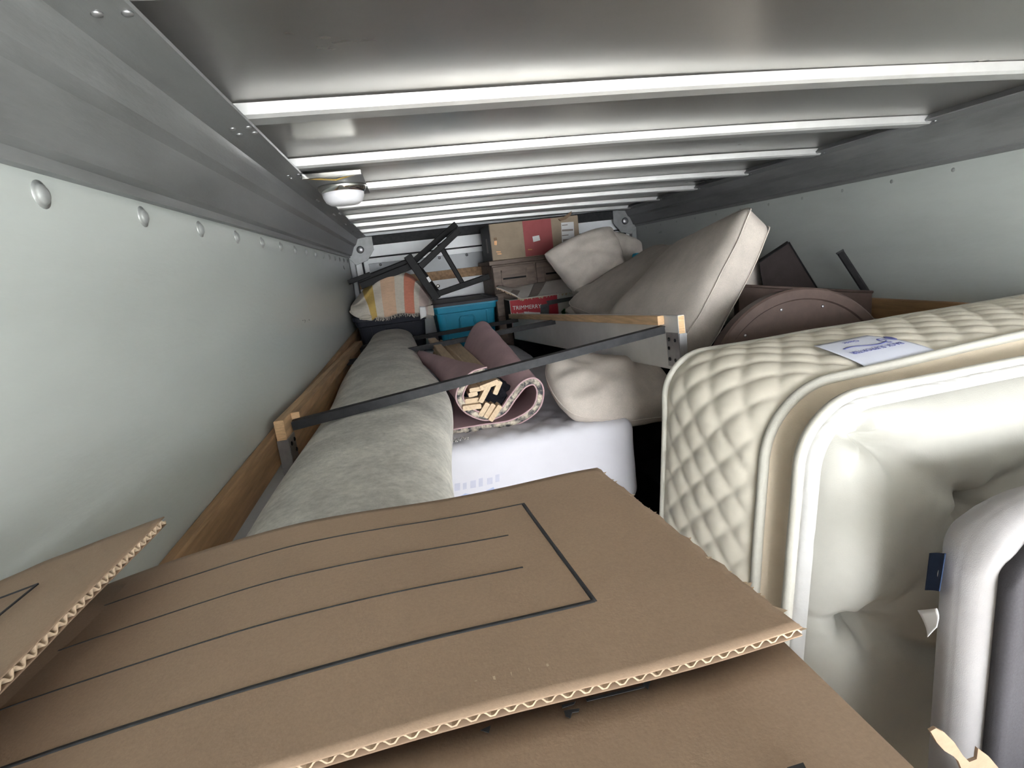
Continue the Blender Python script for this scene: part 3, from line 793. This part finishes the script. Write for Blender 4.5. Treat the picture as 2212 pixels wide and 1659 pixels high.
# satin ruffle between piping and face
def ruf(u, v):
    s = u * STOT; p, n = outline(s, .688 + .020 * v, 1.535 - .018 * v, .125 - .014 * v)
    h = .006 * math.sin(math.pi * v) + .003 * noise.noise(V((s * 60, v * 1.5, 0))) * math.sin(math.pi * v)
    p = lift(p + n * h); return (p.x, yfr_ - .008 - .020 * v, p.z)
surf('satin_edge', ruf, 900, 8, satin, MT)
TUFT = [at(1900, 965, y=.80), at(1885, 1345, y=.80), at(2105, 1100, y=.80), at(2130, 1400, y=.80), at(2330, 900, y=.8), at(2440, 1180, y=.8)]
def face(u, v):
    # polar-ish rounded rectangle fill: rows from the rim inward
    x0, x1, z0, z1 = .707, 1.88, .03, 1.517
    x = x0 + (x1 - x0) * u; z = z0 + (z1 - z0) * v
    ex_ = min(x - x0, x1 - x); ez = min(z - z0, z1 - z)
    rd = .10
    e = min(ex_, ez)
    if ex_ < rd and ez < rd: e = rd - math.hypot(rd - ex_, rd - ez)
    cx, cz = x, z
    if ex_ < rd and ez < rd:
        mx = x0 + rd if x < (x0 + x1) / 2 else x1 - rd; mz = z0 + rd if z < (z0 + z1) / 2 else z1 - rd
        k = max(abs(x - mx), abs(z - mz)) / max(1e-6, math.hypot(x - mx, z - mz)); cx = mx + (x - mx) * k; cz = mz + (z - mz) * k
        e = rd - max(abs(x - mx), abs(z - mz))
    h = .078 * (1 - math.exp(-max(0, e) / .032))
    h += .012 * noise.noise(V((cx * 3.2, cz * 3.2, 0)))
    for i, t in enumerate(TUFT):
        d2 = (cx - t.x) ** 2 + (cz - t.z) ** 2
        d = math.sqrt(d2); ang = math.atan2(cz - t.z, cx - t.x)
        h -= .070 * math.exp(-d / .042) + .014 * math.sin(ang * 5 + i * 1.7) * math.exp(-d / .07) * min(1, d / .02)
        h -= .010 * math.exp(-d2 / .012)
    # pulled creases from tuft to rim and tuft to tuft
    for (a, b, w, dp) in ((TUFT[0], V((.74, 0, 1.49)), .016, .016), (TUFT[1], V((.70, 0, 1.10)), .016, .022), (TUFT[0], TUFT[2], .024, .012), (TUFT[1], TUFT[2], .024, .014), (TUFT[1], TUFT[3], .020, .018), (TUFT[2], TUFT[4], .03, .02)):
        ab = V((b.x - a.x, 0, b.z - a.z)); l2 = ab.length_squared; tt = max(0, min(1, ((cx - a.x) * ab.x + (cz - a.z) * ab.z) / l2))
        dd = (cx - a.x - ab.x * tt) ** 2 + (cz - a.z - ab.z * tt) ** 2
        h -= dp * math.exp(-dd / (w * w))
    for t in TUFT:
        d2 = (cx - t.x) ** 2 + (cz - t.z) ** 2; h += .007 * math.exp(-d2 / .012) * noise.noise(V((cx * 34, cz * 34, 1)))
    h += .0022 * noise.noise(V((cx * 16, cz * 16, 4)))
    q = lift(V((cx, 0, cz))); return (q.x, yfr_ - .026 - h, q.z)
surf('tufted_face', face, 190, 230, ivory, MT)
surf('back_face', lambda u, v: tuple(lift(V((.645 + 1.24 * u, yb_ - .006, .03 + 1.50 * v)))), 6, 6, cream, MT, smooth=False)
# sewn label on the border
s0 = 1.70
def labf(u, v):
    s = s0 + .175 * u - .04 * (1 - v) * 0; vv = .60 + .385 * v
    x0, z1, rad = ring(vv); p, n = outline(s, x0, z1, rad); y = yb_ + (ym_ - yb_) * vv
    bow_ = .030 * (1 - (2 * vv - 1) ** 2) ** .7
    return lift(V((p.x, y, p.z + .004 + bow_)), .012 + .040 * vv)
# curved-corner outline: narrower on the far side
def labo(u, v):
    e = .5 + (u - .5) * (1 - .20 * (1 - v) ** 2); return labf(e, v)
lb = surf('sewn_label', labo, 24, 14, lilac, MT, thick=-.0012)
def on_label(name, s, size, u0, v0, mt):
    cu = bpy.data.curves.new(name, 'FONT'); cu.body = s; cu.size = size; cu.extrude = .0003; cu.resolution_u = 2
    t = bpy.data.objects.new(name, cu); COL.objects.link(t); dg = bpy.context.evaluated_depsgraph_get(); dg.update()
    me = bpy.data.meshes.new_from_object(t.evaluated_get(dg))
    vs = []
    for q in me.vertices:   # text runs right to left and upside down as seen from the open end
        p = labf(u0 - q.co.x / .175, v0 + q.co.y / (.385 * .345)); vs.append(p + V((0, 0, .0018 + q.co.z)))
    fs = [list(p.vertices) for p in me.polygons]
    bpy.data.objects.remove(t); bpy.data.meshes.remove(me); bpy.data.curves.remove(cu)
    obj(name, vs, fs, mt, lb)
on_label('label_text', 'BACK SUPPORTER', .0158, .88, .56, bluei)
on_label('label_text', 'Classic', .014, .60, .16, bluei)
def swf(u, v):
    p = labf(.80 - .62 * u, .42 + .05 * math.sin(u * 6) + .035 * v); return p + V((0, 0, .0020))
surf('label_swirl', swf, 40, 2, bluei, lb, thick=-.0004)
surf('label_swirl', lambda u, v: labf(.80 + .05 * math.cos(u * 5) * (.7 + .3 * v), .40 - .12 * math.sin(u * 5) * (.7 + .3 * v)) + V((0, 0, .0020)), 24, 2, bluei, lb, thick=-.0004)
def emf(u, v):
    a = 2 * math.pi * u; r = .055 * v; return labf(.925 + r * .75 * math.cos(a), .36 + r * 1.9 * math.sin(a)) + V((0, 0, .0020))
surf('label_emblem', emf, 28, 4, bluei, lb, thick=-.0004)

# ================================================================== grey cushion in front, right
GC = thing('upholstered_block', 'pale grey upholstered block with front panel coloured as in shade at the right edge', 'cushion', (1.15, .60, .60))
def gcw(p):
    dx = p.x + .50; drop = 0
    if dx < .15 and p.z > 0: drop = .085 * (1 - math.sqrt(max(0, 1 - ((.15 - dx) / .15) ** 2)))
    return (p.x, p.y, p.z - drop * max(0, p.z) / .425 + .006 * noise.noise(V((p.x * 3, p.z * 3, 0))))
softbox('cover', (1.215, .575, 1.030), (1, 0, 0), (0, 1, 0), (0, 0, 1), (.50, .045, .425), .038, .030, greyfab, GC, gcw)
softbox('shaded_front', (1.228, .523, 1.01), (1, 0, 0), (0, 1, 0), (0, 0, 1), (.50, .014, .43), .012, .03, greyfab_shade, GC, gcw)  # front face carries its shading as a darker colour
def nv(u, v):
    a, b = at(2010, 1195, y=.62), at(2043, 1193, y=.575); c, d = at(2000, 1275, y=.62), at(2030, 1275, y=.575)
    p = a.lerp(b, u).lerp(c.lerp(d, u), v); return p + V((0, -.004 * math.sin(u * 3), .002 * math.sin(u * 4)))
tg = surf('navy_tag', nv, 10, 10, navy, GC, thick=.0015)
def cres(u, v):
    a = math.radians(60 + 240 * u); r = .0062 + .0018 * v * math.sin(math.pi * u)
    c = nv(.55, .52); return c + V((r * .55 * math.cos(a), -.0022, r * math.sin(a) * 1.2))
surf('tag_emblem', cres, 18, 3, paper, tg, thick=.0004)
surf('tag_emblem', lambda u, v: nv(.48 + .22 * u, .46 + .14 * v) + V((0, -.0022, 0)), 4, 3, paper, tg, thick=.0004)
def wt(u, v):
    a, b = at(1983, 1318, y=.61), at(2018, 1310, y=.57); c, d = at(2003, 1376, y=.60), at(2030, 1358, y=.57)
    p = a.lerp(b, u).lerp(c.lerp(d, u), v); return p + V((0, -.005 * math.sin(v * 3 + u), 0))
wtg = surf('care_tag', wt, 8, 8, paper, GC, thick=.0008)
for k in range(4): surf('tag_print', lambda u, v, k=k: wt(.22 + .15 * k + .05 * v, .2 + .6 * u) + V((0, -.0012, 0)), 10, 2, greyt, wtg, thick=.0003)

# torn box at the bottom right
TB = thing('torn_cardboard_box', 'brown box with a torn flap at the bottom right corner', 'box', (.66, .33, 0))
bbox('body', .42, .93, .20, .455, 0, 1.05, kraft, TB, .004)
poly = [(2010, 1580), (2022, 1573), (2040, 1582), (2062, 1604), (2080, 1632), (2094, 1646), (2110, 1640), (2113, 1617), (2136, 1634), (2158, 1660), (2170, 1800), (2000, 1800), (2080, 1668), (2070, 1644), (2060, 1634), (2040, 1622), (2024, 1604)]
prism('torn_flap', [at(px, py, y=.456) for px, py in poly], (0, .004, 0), kraftd, TB)

# ================================================================== grey sofa cushions on the right
def cushion(label, NT, NB, FB, FT, th, seed, group='sofa cushions on the right'):
    NT, NB, FB, FT = map(V, (NT, NB, FB, FT)); c = (NT + NB + FB + FT) / 4
    Zn = (FT - NB).cross(NT - FB).normalized()
    if Zn.x > 0: Zn = -Zn
    T = thing('sofa_cushion', label, 'cushion', (c.x, c.y, min(NB.z, FB.z) - .02), group)
    vs, fs = softbox_pts(1, 1, .5, .22, .07); out = []
    def place(x, y, z):
        u, v = (x + 1) / 2, (y + 1) / 2
        cr = 1 - .10 * (x * y) ** 4; u, v = (x * cr + 1) / 2, (y * cr + 1) / 2
        p = NB.lerp(NT, u).lerp(FB.lerp(FT, u), v)
        b = max(0, 1 - x * x) * max(0, 1 - y * y)
        k = 1 + .55 * b ** .55 + .04 * noise.noise(V((x * 2 + seed, y * 2, z)))
        rim = .012 * (1 - b) * noise.noise(V((x * 2, y * 2, seed)))
        return p + Zn * (z * th * k + rim)
    for p in vs: out.append(place(p.x, p.y, p.z))
    obj('cover', out, fs, linen if seed != 9 else linen2, T, True)
    for zz in (.40, -.40):
        pts = []
        for a in range(96):
            q = a / 24; e = int(q); f = -1 + 2 * (q - e); x, y = [(f, -1), (1, f), (-f, 1), (-1, -f)][e]
            x, y = max(-.985, min(.985, x)), max(-.985, min(.985, y))
            m_ = max(abs(x), abs(y)); 
            if min(abs(x), abs(y)) > .93: x, y = x * .985, y * .985
            pts.append(place(x, y, zz))
        tube('piping_seam', pts, .0022, linen2, T, 6, True)
    return T
y1 = 1.78
cushion('large grey linen cushion tipped up highest against the right wall', at(1664, 448, y=y1), at(1497, 775, y=y1), at(1318, 705, y=2.34), at(1480, 540, y=2.40), .125, 1)
cushion('grey linen cushion leaning behind the highest cushion', at(1478, 545, y=2.46), at(1340, 715, y=2.46), at(1225, 672, y=3.0), at(1425, 545, y=3.05), .12, 2)
pillow('flat_cushion', 'flat grey cushion beneath the plump pillow by the dresser', 'cushion', (1.19, 3.03, 1.640), (1, -.15, .05), (.1, 1, 0), (-.05, 0, 1), .24, .24, .055, linen, 12, ex=.3)
pillow('flat_cushion', 'lower grey cushion wedged behind the printed box', 'cushion', (1.19, 3.03, 1.525), (1, .1, .0), (-.1, 1, 0), (0, 0, 1), .28, .26, .06, linen2, 15, ex=.3)
pillow('flat_cushion', 'grey cushion base lying lowest in the far cushion heap', 'cushion', (1.18, 3.05, 1.400), (1, .0, .0), (0, 1, 0), (0, 0, 1), .24, .30, .062, linen, 17, ex=.3)
pillow('scatter_pillow', 'plump grey linen pillow beside the red striped box', 'pillow', at(1272, 557, y=3.10), (.93, -.15, .30), (-.34, .30, .90), (0, -1, .3), .215, .165, .11, linen, 21, ex=.40, wr=.028, pinch=.12, sag=lambda p, u, v: p + V((.03 * v * u, 0, -.02 * u * u)))
pillow('scatter_pillow', 'smaller grey pillow peeking out behind the plump one', 'pillow', at(1333, 552, y=3.40), (.95, 0, -.35), (.35, .30, .95), (0, -1, .3), .180, .155, .075, linen, 25)
pillow('flat_cushion', 'grey cushion lying under the smaller grey pillow near the right wall', 'cushion', (1.48, 3.36, 1.47), (1, 0, 0), (0, 1, 0), (0, 0, 1), .22, .19, .14, linen, 41, ex=.3)
pillow('scatter_pillow', 'pale pillow wedged between tall cushion and dark panel', 'pillow', at(1622, 640, y=2.45), (.7, .4, -.5), (.5, .2, .7), (0, -1, .2), .22, .18, .07, linen2, 31)
tl_ = thing('teal_cloth', 'small teal cloth scrap beside the smaller grey pillow', 'cloth', at(1376, 554, y=3.3) - V((0, 0, .02)))
vs, fs = pillow_geo(at(1376, 554, y=3.3), (1, 0, 0), (0, .3, 1), (0, -1, .3), .030, .022, .014, 5, n=12); obj('scrap', vs, fs, teal, tl_, True)

# ================================================================== round brown table top, board, dark panel, leg
RT = thing('round_table_top', 'round brown table top on edge behind the cream mattress', 'table top', at(1735, 830, y=1.56) * 1.0)
dc = at(1728, 842, y=1.55); RD = .335
ax = V((-.06, -1, .10)).normalized()
lathe('disc', dc, ax, [(RD * .2, -.03), (RD - .006, -.03), (RD, -.024), (RD, .018), (RD - .006, .024), (RD - .034, .024), (RD - .038, .018), (RD * .5, .018), (.01, .018)], brown, RT, 96, False)
s_ = ax.orthogonal().normalized()
ex1 = V((1, 0, 0)) - ax * ax.x; ex1.normalize(); ey1 = ex1.cross(ax); ey1 = ey1 if ey1.z > 0 else -ey1
for k in range(12):
    a = math.radians(12 + 30 * k); c = dc + (ex1 * math.cos(a) + ey1 * math.sin(a)) * (RD - .055) + ax * .018
    lathe('screw', c, ax, [(.0055, 0), (.005, .002), (.002, .003)], steel, RT, 10)
b0, b1 = at(1595, 617, y=1.95), at(1885, 626, y=1.95)
BB = thing('brown_board', 'straight edged brown board standing behind the round table top', 'board', (b0.lerp(b1, .5).x, 1.95, 1.335))
prism('panel', [b0 + V((.0, 0, .003)), b1 + V((.0, 0, -.006)), V((b1.x + .0, 1.95, 1.335)), V((b0.x, 1.95, 1.335))], (0, .035, 0), brown, BB, .003)
tube('edge_band', [b0, b1 + V((.0, 0, -.009))], .006, brown, BB)
dp = [at(1640, 566, y=2.30), at(1704, 524, y=2.30), at(1764, 622, y=2.30), at(1700, 700, y=2.30), at(1660, 690, y=2.30)]
DP = thing('dark_panel', 'dark brown rectangular panel tilted against the right wall', 'panel', (dp[3].x, 2.3, dp[3].z))
prism('board', dp, (.03, .05, .008), dkbrown, DP, .003)
tube('edge_trim', [dp[0] + V((0, -.001, 0)), dp[1] + V((0, -.001, 0)), dp[2] + V((0, -.001, 0))], .004, blackm, DP, 6)
st0, st1 = at(1815, 545, y=2.07), at(1868, 626, y=2.01)
LG = thing('table_leg', 'thin black table leg sticking up before the right wall', 'table leg', st1 + (st1 - st0) * .12)
bar('leg', st0, st1 + (st1 - st0) * .12, .028, .028, blackm, LG, bev=.006)
bar('leg_cap', st0 + (st0 - st1).normalized() * .006, st0, .031, .031, darkst, LG, bev=.004)

# ================================================================== totes
def tote(label, x0, x1, y0, y1, z0, z1, body, lid):
    T = thing('storage_tote', label, 'storage bin', ((x0 + x1) / 2, (y0 + y1) / 2, z0))
    n = 4; tp = .045; vs, fs = [], []
    def rr(x0, x1, y0, y1, z, r=.035):
        out = []
        for cx, cy, a0 in ((x1 - r, y1 - r, 0), (x0 + r, y1 - r, 90), (x0 + r, y0 + r, 180), (x1 - r, y0 + r, 270)):
            for k in range(5):
                a = math.radians(a0 + 22.5 * k); out.append((cx + r * math.cos(a), cy + r * math.sin(a), z))
        return out
    h = z1 - z0
    secs = [rr(x0 + tp, x1 - tp, y0 + tp, y1 - tp, z0), rr(x0 + .018, x1 - .018, y0 + .018, y1 - .018, z1 - .075), rr(x0 + .010, x1 - .010, y0 + .010, y1 - .010, z1 - .070),
            rr(x0 + .006, x1 - .006, y0 + .006, y1 - .006, z1 - .035), rr(x0 - .006, x1 + .006, y0 - .006, y1 + .006, z1 - .033), rr(x0 - .006, x1 + .006, y0 - .006, y1 + .006, z1 - .022)]
    k = 20
    for s in secs: vs += s
    for i in range(len(secs) - 1):
        for j in range(k): fs.append((i * k + j, i * k + (j + 1) % k, (i + 1) * k + (j + 1) % k, (i + 1) * k + j))
    fs += [tuple(range(k)), tuple(range((len(secs) - 1) * k, len(secs) * k))]
    obj('bin', vs, fs, body, T)
    xm = (x0 + x1) / 2
    pts = []
    for dx, dz in ((-.055, -.21), (-.050, -.12), (-.042, -.105), (.042, -.105), (.050, -.12), (.055, -.21)):
        pts.append((xm + dx, y0 + .018 + (-.105 - dz) * -.08 + .002 - .006, z1 + dz))
    tube('moulded_handle', pts, .006, body, T)
    for dx in (-.14, .14): bar('rib', (xm + dx, y0 + .016, z1 - .08), (xm + dx, y0 + .040, z0 + .06), .012, .008, body, T, up=(0, 1, 0), bev=.002)
    secs = [rr(x0 - .010, x1 + .010, y0 - .010, y1 + .010, z1 - .024), rr(x0 - .010, x1 + .010, y0 - .010, y1 + .010, z1 - .006), rr(x0 - .004, x1 + .004, y0 - .004, y1 + .004, z1), rr(x0 + .03, x1 - .03, y0 + .03, y1 - .03, z1), rr(x0 + .035, x1 - .035, y0 + .035, y1 - .035, z1 - .006), rr(x0 + .07, x1 - .07, y0 + .07, y1 - .07, z1 - .006)]
    vs, fs = [], []
    for s in secs: vs += s
    for i in range(len(secs) - 1):
        for j in range(k): fs.append((i * k + j, i * k + (j + 1) % k, (i + 1) * k + (j + 1) % k, (i + 1) * k + j))
    fs += [tuple(range(k)), tuple(range((len(secs) - 1) * k, len(secs) * k))]
    obj('lid', vs, fs, lid, T)
    return T
tote('teal plastic tote with a dark grey lid', .158, .600, 3.68, 4.32, 1.24, 1.635, teal, greyp)
tote('black plastic tote under the striped throw', -.360, .115, 3.66, 4.30, 1.24, 1.618, blackp, blackp)

# ================================================================== striped throw
TR = thing('striped_throw', 'cream throw with mustard peach and coral stripes heaped on the black tote', 'throw', (-.12, 3.85, 1.622))
strip = [(0, 0), (.22, 1), (.32, 0), (.40, 2), (.535, 0), (.62, 3), (.72, 0), (.78, 4), (.90, 0)]
TOPP = [(752, 662), (765, 648), (785, 625), (810, 603), (835, 594), (860, 590), (885, 592), (905, 604), (918, 620), (930, 640), (936, 662)]
BOTP = [(758, 676), (772, 686), (800, 692), (812, 687), (830, 684), (850, 681), (872, 679), (893, 678), (910, 676), (925, 682), (938, 682)]
TP = [at(px, py, y=3.90) for px, py in TOPP]; BP = [at(px, py, y=3.625) for px, py in BOTP]
def thr(u, v):
    # v 0 front hem .. 0.6 crest .. 1 back
    uu = u + .05 * math.sin(v * 2.4) * math.sin(u * math.pi) * -1
    b, t = catm(BP, uu), catm(TP, uu)
    if v < .62:
        w = v / .62; p = b.lerp(t, w); z = b.z + (t.z - b.z) * math.sin(w * math.pi / 2) ** .8
        p.y = b.y + (t.y - b.y) * (w ** 1.5); p.z = z
    else:
        w = (v - .62) / .38; p = t.copy(); p.y = t.y + .30 * w; p.z = t.z + (1.645 - t.z) * w ** 1.8
    c = 1.0 - (2 * u - 1) ** 6
    p.z += .018 * noise.noise(V((u * 6, v * 5, 2))) * c + .014 * math.sin(u * 9 + v * 7) * math.sin(math.pi * min(1, v * 1.3)) * c
    p.y += -.022 * math.exp(-((v - .36 - .12 * u) / .06) ** 2)  # fold ridge
    p.x = max(p.x, -.366); p.z = max(p.z, 1.560 if p.y < 3.645 else 1.632)
    return p
def thm(nu, nv, top, tot):
    col = []
    for i in range(nu - 1):
        for j in range(nv - 1):
            c = 0; uu = (i + .5) / (nu - 1)
            for s, mi_ in strip:
                if uu >= s: c = mi_
            col.append(c)
    return col + col + [0] * (tot - 2 * top)
surf('cloth', thr, 150, 60, [S_CREAM, S_YEL, S_PEACH, S_CORAL, S_BLUSH], TR, thick=.006, mfn=thm)
r0 = at(790, 686, y=3.60)
def rollf(u, v):
    a = 2 * math.pi * v * 1.6; r = .020 + .006 * v
    return (r0.x + r * 1.55 * math.cos(a), 3.585 + .15 * u, r0.z + r * .62 * math.sin(a))
surf('rolled_corner', rollf, 8, 60, S_CREAM, TR, thick=.004)
mb = MB()
for k in range(70):
    u = .30 + .66 * k / 70; p = thr(u, 0); l = random.uniform(.012, .024)
    mb.add(*tube_geo([p + V((0, -.002, .004)), p + V((random.uniform(-.004, .004), -.006, -l * .5)), p + V((random.uniform(-.01, .01), -.006, -l))], .0016, 4))
mb.build('fringe', S_CREAM, TR)
def wtag(u, v):
    a, b = at(906, 662, y=3.60), at(919, 662, y=3.60); c, d = at(908, 690, y=3.59), at(922, 682, y=3.59)
    return a.lerp(b, u).lerp(c.lerp(d, u), v) + V((0, -.006 * math.sin(v * 3), 0))
surf('paper_tag', wtag, 5, 8, paper, TR, thick=.001)

# ================================================================== black chair frame lying on the totes
CH = thing('black_chair', 'black chair lying tipped over on the plastic totes', 'chair', (.15, 3.9, 1.64))
def cp(px, py, y): return at(px, py, y=y)
def cbar(name, a, b, ya, yb2, w, h): return bar(name, cp(*a, ya), cp(*b, yb2), w * 1.2, h * 1.2, blackm, CH, up=(0, -1, 0), bev=.004)
# seat seen edge on
s0_, s1_ = cp(772, 603, 3.74), cp(890, 556, 3.74)
sd_ = (s1_ - s0_).normalized(); nrm_ = sd_.cross(V((0, 1, 0))).normalized()
if nrm_.z > 0: nrm_ = -nrm_
mb = MB(); mb.bar(s0_ + V((0, .17, 0)) + nrm_ * .012, s1_ + V((0, .17, 0)) + nrm_ * .012, .34, .034, nrm_, .008); mb.build('seat', blackm, CH)
mb = MB(); mb.bar(s0_ + nrm_ * .045 + V((0, .02, 0)), s1_ + nrm_ * .045 + V((0, .02, 0)), .02, .05, nrm_, .003); mb.build('apron', blackm, CH)
cbar('leg', (753, 610), (800, 592), 3.74, 3.74, .026, .026)
cbar('post', (880, 552), (944, 646), 3.70, 3.70, .045, .034)
cbar('leg', (897, 562), (985, 484), 3.90, 3.90, .034, .034)
cbar('leg', (908, 576), (991, 498), 3.68, 3.68, .034, .034)
cbar('stretcher', (948, 527), (1000, 614), 3.74, 3.74, .024, .028)
cbar('stretcher', (955, 532), (1004, 616), 3.77, 3.77, .014, .02)
cbar('back_rail', (930, 640), (1056, 597), 3.72, 3.72, .032, .034)
cbar('lower_post', (900, 572), (950, 640), 3.86, 3.80, .034, .03)
b_ = cp(946, 618, 3.66); lathe('bracket_bolt', b_, (0, -1, 0), [(.012, 0), (.012, .004), (.006, .008)], chrome, CH, 12)
prism('spec_sticker', [cp(921, 600, 3.672), cp(926, 597, 3.672), cp(932, 607, 3.672), cp(927, 610, 3.672)], (0, -.001, 0), paper, CH)

# ================================================================== dresser and boxes at the far end
yd = 3.84
DR = thing('dresser', 'dark brown wooden dresser with recessed drawer pulls under the red striped box', 'dresser', (1.02, 4.1, 0))
DX0, DX1 = .605, 1.50
bbox('carcass', DX0 + .01, DX1 - .01, yd + .02, 4.38, 0, 1.84, dresm, DR, .003)
bbox('top_board', DX0 - .01, DX1 + .01, yd - .012, 4.40, 1.841, 1.870, dresm, DR, .004)
for x0, x1 in ((DX0 + .012, .915), (.93, 1.235), (1.25, DX1 - .012)):
    for z1 in (1.828, 1.648, 1.468, 1.288, 1.108, .928, .748, .568, .388, .208):
        z0 = z1 - .168
        d_ = bbox('drawer', x0, x1, yd, yd + .02, z0, z1, dresm, DR, .004)
        mb = MB()
        xa, xb = x0 + .055, x1 - .055
        for a in ((xa, xb, yd - .006, yd, z1 - .04, z1 - .028), (xa, xb, yd - .006, yd, z0 + .028, z0 + .04), (xa, xa + .01, yd - .006, yd, z0 + .028, z1 - .028), (xb - .01, xb, yd - .006, yd, z0 + .028, z1 - .028)): mb.box(*a)
        mb.build('panel_moulding', dresm, d_)
        bbox('finger_pull', xa + .008, xb - .008, yd - .003, yd - .0005, (z0 + z1) / 2 - .01, (z0 + z1) / 2 + .002, blackm, d_, 0)
# red striped box on the dresser
CB = thing('printed_box', 'brown box with a red stripe and shipping label on the dresser', 'box', (.94, 4.05, 1.871))
CX0, CX1, cy0, cy1, cz0, cz1 = .622, 1.262, 3.815, 4.24, 1.871, 2.118
bbox('body', CX0, CX1, cy0, cy1, cz0, cz1, kraftb, CB, .006)
bbox('dark_end', CX0 - .0012, CX0, cy0 + .006, cy1, cz0 + .004, cz1 - .004, greyp, CB, 0)
mb = MB(); mb.box(.858, 1.062, cy0 - .0012, cy0, cz0 + .004, cz1 - .003); mb.build('red_stripe', redm, CB)
tx = lambda px, py: at(px, py, y=cy0 - .0014)
prism('shipping_label', [tx(1212, 481), tx(1239, 479), tx(1241, 516), tx(1214, 525)], (0, -.0006, 0), paper, CB)
for (a, b, c, d) in ((1214, 496, 1238, 500), (1216, 517, 1232, 522), (1214, 486, 1226, 488), (1214, 508, 1228, 510)):
    prism('barcode', [tx(a, b), tx(c, b - 1.5), tx(c, d - 1.5), tx(a, d)], (0, -.0012, 0), greyt, CB)
prism('small_sticker', [tx(1150, 511), tx(1164.5, 508), tx(1167, 519), tx(1152, 523)], (0, -.0006, 0), paper, CB)
for (px, py, w, h) in ((1069, 525, 2, 9), (1072, 525, 2, 9), (1077, 544, 9, 2), (1079, 548.5, 9, 2), (1145, 539, 9, 2)):
    prism('staple', [tx(px - w / 2, py - h / 2), tx(px + w / 2, py - h / 2), tx(px + w / 2, py + h / 2), tx(px - w / 2, py + h / 2)], (0, -.001, 0), copper, CB)
prism('hand_hole', [tx(1066, 514), tx(1073, 513), tx(1074, 519), tx(1067, 520)], (0, -.0008, 0), kraftd, CB)
prism('torn_tab', [tx(1205, 473), tx(1215, 470), tx(1234, 456), tx(1233, 464), tx(1222, 474), tx(1210, 478)], (0, -.012, 0), kraftd, CB)
prism('red_end_print', [V((CX0 - .0016, 3.95, 1.93)), V((CX0 - .0016, 4.02, 1.93)), V((CX0 - .0016, 4.02, 2.03)), V((CX0 - .0016, 3.95, 2.03))], (-.0004, 0, 0), greyt, CB)

# red and white printed box
PB = thing('toy_box', 'white and red printed box with torn open lid before the dresser', 'box', (.9, 3.5, 1.386))
px0, px1, py0, py1, pz0, pz1 = .668, 1.25, 3.615, 3.825, 1.386, 1.602
bbox('body', px0, px1, py0, py1, pz0, pz1, whitec, PB, .004)
bbox('red_print', px0 + .003, 1.0, py0 - .001, py0, pz0 + .004, pz1 - .003, redb, PB, 0)
bbox('red_end', px0 - .001, px0, py0 + .003, py1 - .003, pz0 + .004, pz1 - .003, dkbrown, PB, 0)
p0 = at(1107, 666, y=py0); p1 = at(1168, 673, y=py0)
text_obj('box_title', 'TRIMMERRY', .0375, (p0.x, py0 - .0012, p0.z - .012), (1, 0, -.05), (.05, 0, 1), paper, PB)
text_obj('box_text', '7 ft. Boxwood', .022, (p0.x - .018, py0 - .0012, p0.z - .045), (1, 0, -.02), (.02, 0, 1), paper, PB)
t0 = lambda px, py: at(px, py, y=py0 - .002)
prism('white_sticker', [t0(1132, 673), t0(1167, 675), t0(1167, 682), t0(1133, 681)], (0, -.001, 0), paper, PB)
prism('duct_tape', [t0(1167, 659), t0(1186, 655), t0(1186, 679), t0(1168, 680)], (0, -.001, 0), silvert, PB)
prism('edge_tape', [t0(1180, 650), t0(1252, 638), t0(1252, 646), t0(1184, 659)], (0, -.0015, 0), silvert, PB)
prism('green_arrow', [t0(1219, 666), t0(1225, 673), t0(1222, 674), t0(1221, 680), t0(1213, 680), t0(1214, 675), t0(1211, 675)], (0, -.001, 0), green, PB)
LT = [at(1072, 622, y=3.56), at(1100, 632, y=3.55), at(1135, 650, y=3.54), at(1180, 648, y=3.54), at(1258, 632, y=3.55)]
LBk = [at(1078, 618, y=3.81), at(1110, 622, y=3.81), at(1150, 614, y=3.81), at(1210, 605, y=3.81), at(1262, 604, y=3.81)]
def lidf(u, v):
    p = catm(LT, u).lerp(catm(LBk, u), v); p.z = max(p.z + .004 * noise.noise(V((u * 6, v * 3, 0))), 1.606); 
    if v < .02: p.y += .006 * noise.noise(V((u * 40, 0, 0)))
    return p
ld = surf('torn_lid', lidf, 50, 14, whitec, PB, thick=-.004)
for u0, u1 in ((.27, .38), (.52, .63)):
    surf('lid_tape', lambda u, v: lidf(u0 + (u1 - u0) * u, .02 + (.5 if u0 < .4 else .96) * v) + V((0, 0, .0055)), 6, 10, greyt, ld, thick=-.0005)
mb = MB()
for k in range(50):
    p = lidf(k / 50, 0); s = random.uniform(.003, .010)
    mb.add([p + V((-s, 0, 0)), p + V((s, 0, 0)), p + V((random.uniform(-s, s), -.004, -s * 1.6))], [(0, 1, 2)])
mb.build('torn_fibres', kraftl, ld)
